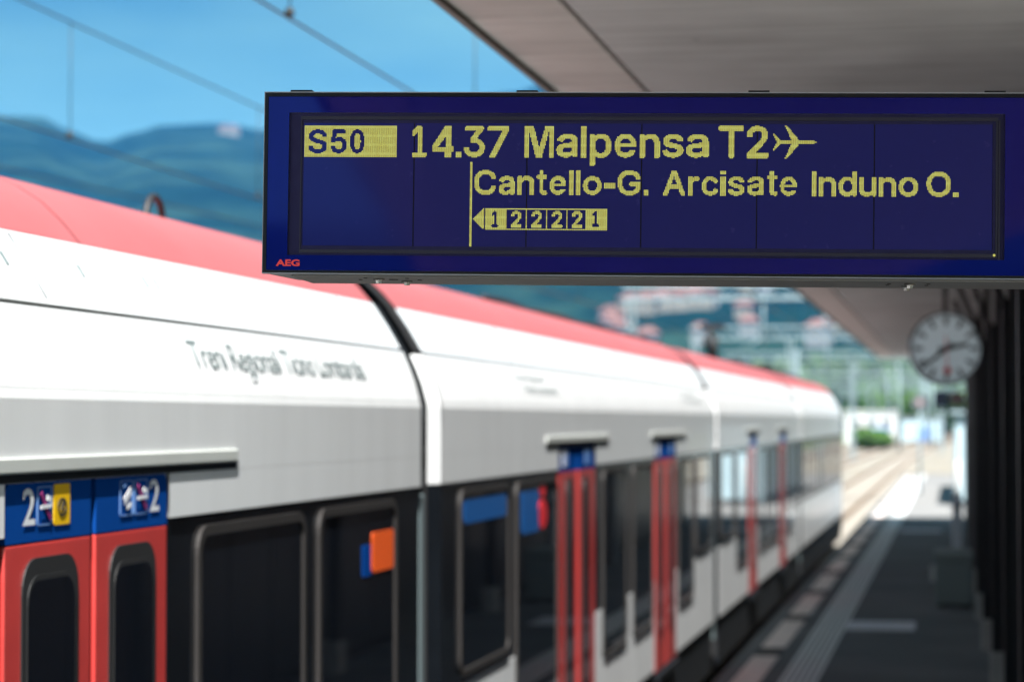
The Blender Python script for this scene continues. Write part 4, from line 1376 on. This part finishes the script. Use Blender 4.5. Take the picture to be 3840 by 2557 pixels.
[150, 2, 154, 5, 169, 4, 176, 5, 186, 4, 192, 4, 203, 4, 212, 3, 221, 4, 238, 4, 244, 4, 251, 4, 262, 5, 269, 10, 282, 4, 297, 4, 323, 15, 343, 4, 355, 4, 366, 1, 371, 5, 387, 5, 395, 4, 405, 4, 414, 4, 424, 3, 451, 4, 457, 4, 468, 4, 474, 4, 486, 4, 492, 4, 503, 4, 509, 4, 520, 4, 526, 5, 539, 4, 551, 5, 566, 5],
[150, 2, 155, 4, 168, 5, 176, 4, 186, 4, 192, 4, 203, 4, 212, 3, 221, 4, 238, 4, 244, 4, 251, 4, 262, 4, 282, 5, 296, 5, 323, 4, 335, 4, 343, 4, 355, 4, 365, 4, 371, 5, 378, 4, 388, 4, 395, 4, 405, 4, 414, 4, 424, 3, 451, 4, 457, 4, 468, 4, 475, 4, 485, 5, 492, 4, 503, 4, 509, 4, 520, 4, 527, 4, 538, 5, 552, 4, 565, 5],
[150, 2, 155, 6, 167, 5, 176, 4, 185, 5, 192, 4, 203, 4, 212, 3, 222, 4, 230, 5, 238, 4, 244, 4, 251, 5, 261, 5, 283, 5, 295, 5, 304, 4, 322, 4, 335, 4, 343, 4, 356, 4, 365, 4, 371, 5, 378, 5, 388, 4, 395, 4, 404, 5, 414, 4, 424, 5, 433, 4, 451, 4, 457, 4, 468, 4, 475, 5, 484, 6, 492, 5, 502, 5, 509, 4, 520, 4, 527, 5, 537, 5, 552, 6, 564, 6],
[150, 2, 156, 16, 176, 5, 183, 7, 192, 4, 203, 4, 212, 6, 222, 12, 238, 4, 244, 4, 252, 13, 283, 17, 304, 4, 322, 4, 335, 5, 343, 4, 356, 13, 371, 5, 378, 14, 395, 14, 414, 7, 425, 12, 451, 4, 457, 4, 468, 4, 475, 15, 493, 14, 509, 4, 520, 4, 528, 14, 553, 16, 573, 5],
[150, 2, 157, 14, 176, 14, 192, 4, 203, 4, 212, 6, 223, 10, 238, 4, 244, 4, 253, 11, 284, 15, 304, 4, 321, 5, 336, 4, 343, 4, 357, 11, 371, 5, 379, 12, 396, 13, 415, 6, 426, 10, 451, 4, 457, 4, 468, 4, 476, 14, 493, 14, 509, 4, 520, 4, 528, 13, 554, 14, 573, 5],
[150, 2, 158, 12, 177, 13, 192, 4, 203, 4, 213, 6, 224, 8, 238, 4, 244, 4, 254, 9, 286, 11, 304, 4, 321, 4, 336, 4, 343, 4, 358, 9, 371, 5, 380, 10, 397, 12, 415, 6, 427, 8, 451, 4, 457, 4, 468, 4, 477, 13, 494, 13, 509, 4, 520, 4, 530, 10, 555, 11, 573, 5],
[150, 2, 160, 8, 179, 5, 186, 3, 192, 4, 203, 4, 214, 4, 226, 4, 238, 4, 244, 4, 257, 4, 288, 7, 304, 4, 321, 4, 337, 3, 343, 4, 361, 3, 371, 5, 383, 4, 400, 2, 418, 2, 429, 3, 451, 4, 457, 4, 468, 4, 479, 5, 487, 2, 496, 5, 504, 2, 509, 4, 520, 4, 532, 5, 558, 6, 573, 5],
[150, 2],
[150, 2],
[150, 2],
[150, 2],
[150, 2],
[150, 2],
[150, 2],
[150, 2],
[150, 2],
[150, 2],
[150, 2],
[150, 2],
[150, 2, 162, 1, 164, 108],
[150, 2, 161, 2, 164, 19, 200, 1, 218, 1, 236, 1, 253, 19],
[150, 2, 160, 3, 164, 8, 173, 10, 190, 3, 200, 1, 208, 4, 218, 1, 226, 4, 236, 1, 243, 5, 253, 8, 263, 9],
[150, 2, 159, 4, 164, 7, 174, 9, 188, 7, 200, 1, 206, 7, 218, 1, 224, 7, 236, 1, 242, 7, 253, 7, 263, 9],
[150, 2, 158, 5, 164, 6, 174, 9, 188, 8, 200, 1, 206, 8, 218, 1, 224, 8, 236, 1, 241, 9, 253, 6, 263, 9],
[150, 2, 157, 6, 164, 6, 174, 9, 187, 3, 193, 3, 200, 1, 205, 3, 211, 3, 218, 1, 223, 3, 229, 3, 236, 1, 241, 3, 247, 3, 253, 6, 263, 9],
[150, 2, 156, 7, 164, 6, 171, 1, 174, 9, 187, 3, 193, 3, 200, 1, 205, 3, 212, 2, 218, 1, 223, 3, 230, 2, 236, 1, 241, 3, 247, 3, 253, 8, 263, 9],
[150, 2, 155, 8, 164, 8, 174, 9, 193, 3, 200, 1, 211, 3, 218, 1, 229, 3, 236, 1, 247, 3, 253, 8, 263, 9],
[150, 2, 154, 9, 164, 8, 174, 9, 193, 3, 200, 1, 211, 3, 218, 1, 229, 3, 236, 1, 246, 3, 253, 8, 263, 9],
[150, 2, 153, 10, 164, 8, 174, 9, 192, 3, 200, 1, 210, 3, 218, 1, 228, 3, 236, 1, 245, 4, 253, 8, 263, 9],
[150, 2, 154, 9, 164, 8, 174, 9, 191, 3, 200, 1, 209, 3, 218, 1, 227, 3, 236, 1, 244, 4, 253, 8, 263, 9],
[150, 2, 155, 8, 164, 8, 174, 9, 190, 4, 200, 1, 208, 4, 218, 1, 226, 4, 236, 1, 244, 3, 253, 8, 263, 9],
[150, 2, 156, 7, 164, 8, 174, 9, 189, 4, 200, 1, 207, 4, 218, 1, 225, 4, 236, 1, 243, 3, 253, 8, 263, 9],
[150, 2, 157, 6, 164, 8, 174, 9, 188, 4, 200, 1, 206, 4, 218, 1, 224, 4, 236, 1, 242, 3, 253, 6, 264, 8],
[150, 2, 158, 5, 164, 6, 175, 8, 187, 9, 200, 1, 205, 9, 218, 1, 223, 9, 236, 1, 241, 9, 253, 6, 265, 7],
[150, 2, 159, 4, 164, 5, 176, 7, 187, 9, 200, 1, 205, 9, 218, 1, 223, 10, 236, 1, 241, 9, 253, 6, 265, 7],
[150, 2, 160, 3, 164, 6, 175, 8, 187, 9, 200, 1, 205, 9, 218, 1, 223, 9, 236, 1, 241, 9, 253, 19],
[150, 2, 161, 2, 164, 19, 200, 1, 218, 1, 236, 1, 253, 19],
[150, 2, 164, 108],
[150, 2],
[150, 2],
[150, 2],
[150, 2],
[150, 2],
[150, 2],
[150, 2],
[150, 2],
[150, 2],
[150, 2],
[150, 2],
[150, 2],
[150, 2],
[150, 2],
[150, 2],
]
PIT, U0, V0 = .00228, -.6945, .1223
rows = []
for runs in RUNS:
    line = ['0']*620
    for i in range(0, len(runs), 2):
        for c in range(runs[i], runs[i]+runs[i+1]):
            line[c] = '1'
    rows.append(''.join(line))
NCOL = max(len(r) for r in rows)
def dots(name, r0, r1, c0, c1, label=None):
    bms = {'dots': bmesh.new(), 'dots_dim': bmesh.new()}
    cnt = {'dots': 0, 'dots_dim': 0}
    for r in range(r0, r1):
        row = rows[r]
        for c in range(c0, min(c1, len(row))):
            if row[c] != '1': continue
            u = U0 + (c+.5)*PIT
            vv = V0 - (r+.5)*PIT
            # the liquid-crystal cells sit in groups: some columns of cells are dimmer than their neighbours
            band = ((r % 8) not in (2, 3)) and (c % 2 == 0)
            k = 'dots_dim' if band else 'dots'
            hw, hh = PIT*.43, PIT*.47
            b_ = bms[k]
            b_.faces.new([b_.verts.new(p) for p in ((u-hw, .0054, vv-hh), (u+hw, .0054, vv-hh), (u+hw, .0054, vv+hh), (u-hw, .0054, vv+hh))])
            cnt[k] += 1
    o = link(name, bms['dots'], 'dots', bd, kind='stuff')
    if cnt['dots_dim']:
        link('dim_dots', bms['dots_dim'], 'dots_dim', o, kind='stuff')
    if label: o['label'] = label
dots('line_number_dots', 0, 32, 0, 160, 'yellow field reading S50')
dots('destination_dots', 0, 40, 160, 700, 'yellow dots reading 14.37 Malpensa T2 with an aeroplane')
dots('stops_dots', 33, 36, 0, 284)
dots('stops_dots', 36, 70, 0, 700, 'yellow dots reading Cantello-G. Arcisate Induno O.')
dots('formation_dots', 70, 109, 0, 700, 'yellow dots showing the carriage row 1 2 2 2 2 1')
place_text('maker_lettering', 'AEG', (-.746, -.0012, -.169), (1, 0, 0), (0, 0, 1), .049, .0135, 'aeg_red', bd, bold=.035)

# black clips on the top edge, screws below
for (u0, u1) in ((-.7225, -.6775), (-.2605, -.2174), (.2055, .2479), (.6726, .7143)):
    bx('top_clip', u0, u1, .004, .05, VT-.001, VT+.0052, 'rim_black', bev=.001)
def screw(u, d, r, drop=.006):
    bm = bmesh.new()
    bmesh.ops.create_cone(bm, cap_ends=True, segments=16, radius1=r, radius2=r*.92, depth=.004, matrix=Matrix.Translation((u, d, VB-.0065)))
    bmesh.ops.create_cone(bm, cap_ends=True, segments=6, radius1=r*.55, radius2=r*.55, depth=drop, matrix=Matrix.Translation((u, d, VB-.0085-drop/2)))
    link('screw', bm, 'steel_screw', bd)
screw(-.545, .075, .0125)
screw(-.497, .15, .0125)
screw(.536, .10, .0125)
screw(.536, .19, .0115)
def hole(u, d, r):
    bm = bmesh.new()
    bmesh.ops.create_cone(bm, cap_ends=True, segments=14, radius1=r, radius2=r, depth=.0012, matrix=Matrix.Translation((u, d, VB-.0053)))
    link('bolt_hole', bm, 'black', bd)
for (u, d, r) in ((-.571, .06, .004), (-.520, .11, .010), (-.485, .06, .004), (-.466, .12, .005), (-.590, .12, .004), (.495, .11, .004), (.495, .16, .004), (.574, .11, .004), (.574, .16, .004)):
    hole(u, d, r)
bm = bmesh.new()
bmesh.ops.create_cone(bm, cap_ends=True, segments=12, radius1=.0026, radius2=.0026, depth=.002, matrix=Matrix.Translation((.6935, .0045, -.1365)) @ Matrix.Rotation(PI/2, 4, 'X'))
link('sensor', bm, 'dots', bd)
# arm that carries the board, at its right end
tube('carrying_arm', [(UR-.01, .15, .05), (UR+.55, .15, .05)], .035, 'steel_dark', bd, 12)
tube('carrying_arm', [(UR-.01, .15, -.09), (UR+.55, .15, -.09)], .035, 'steel_dark', bd, 12)
bc = thing('board_column', 'dark column that carries the departure board at its right end', 'column', (.86, 5.06, 0))
box('column_shaft', 0, .12, -.08, .10, 0, 3.695, 'steel_dark', bc, bev=.006)
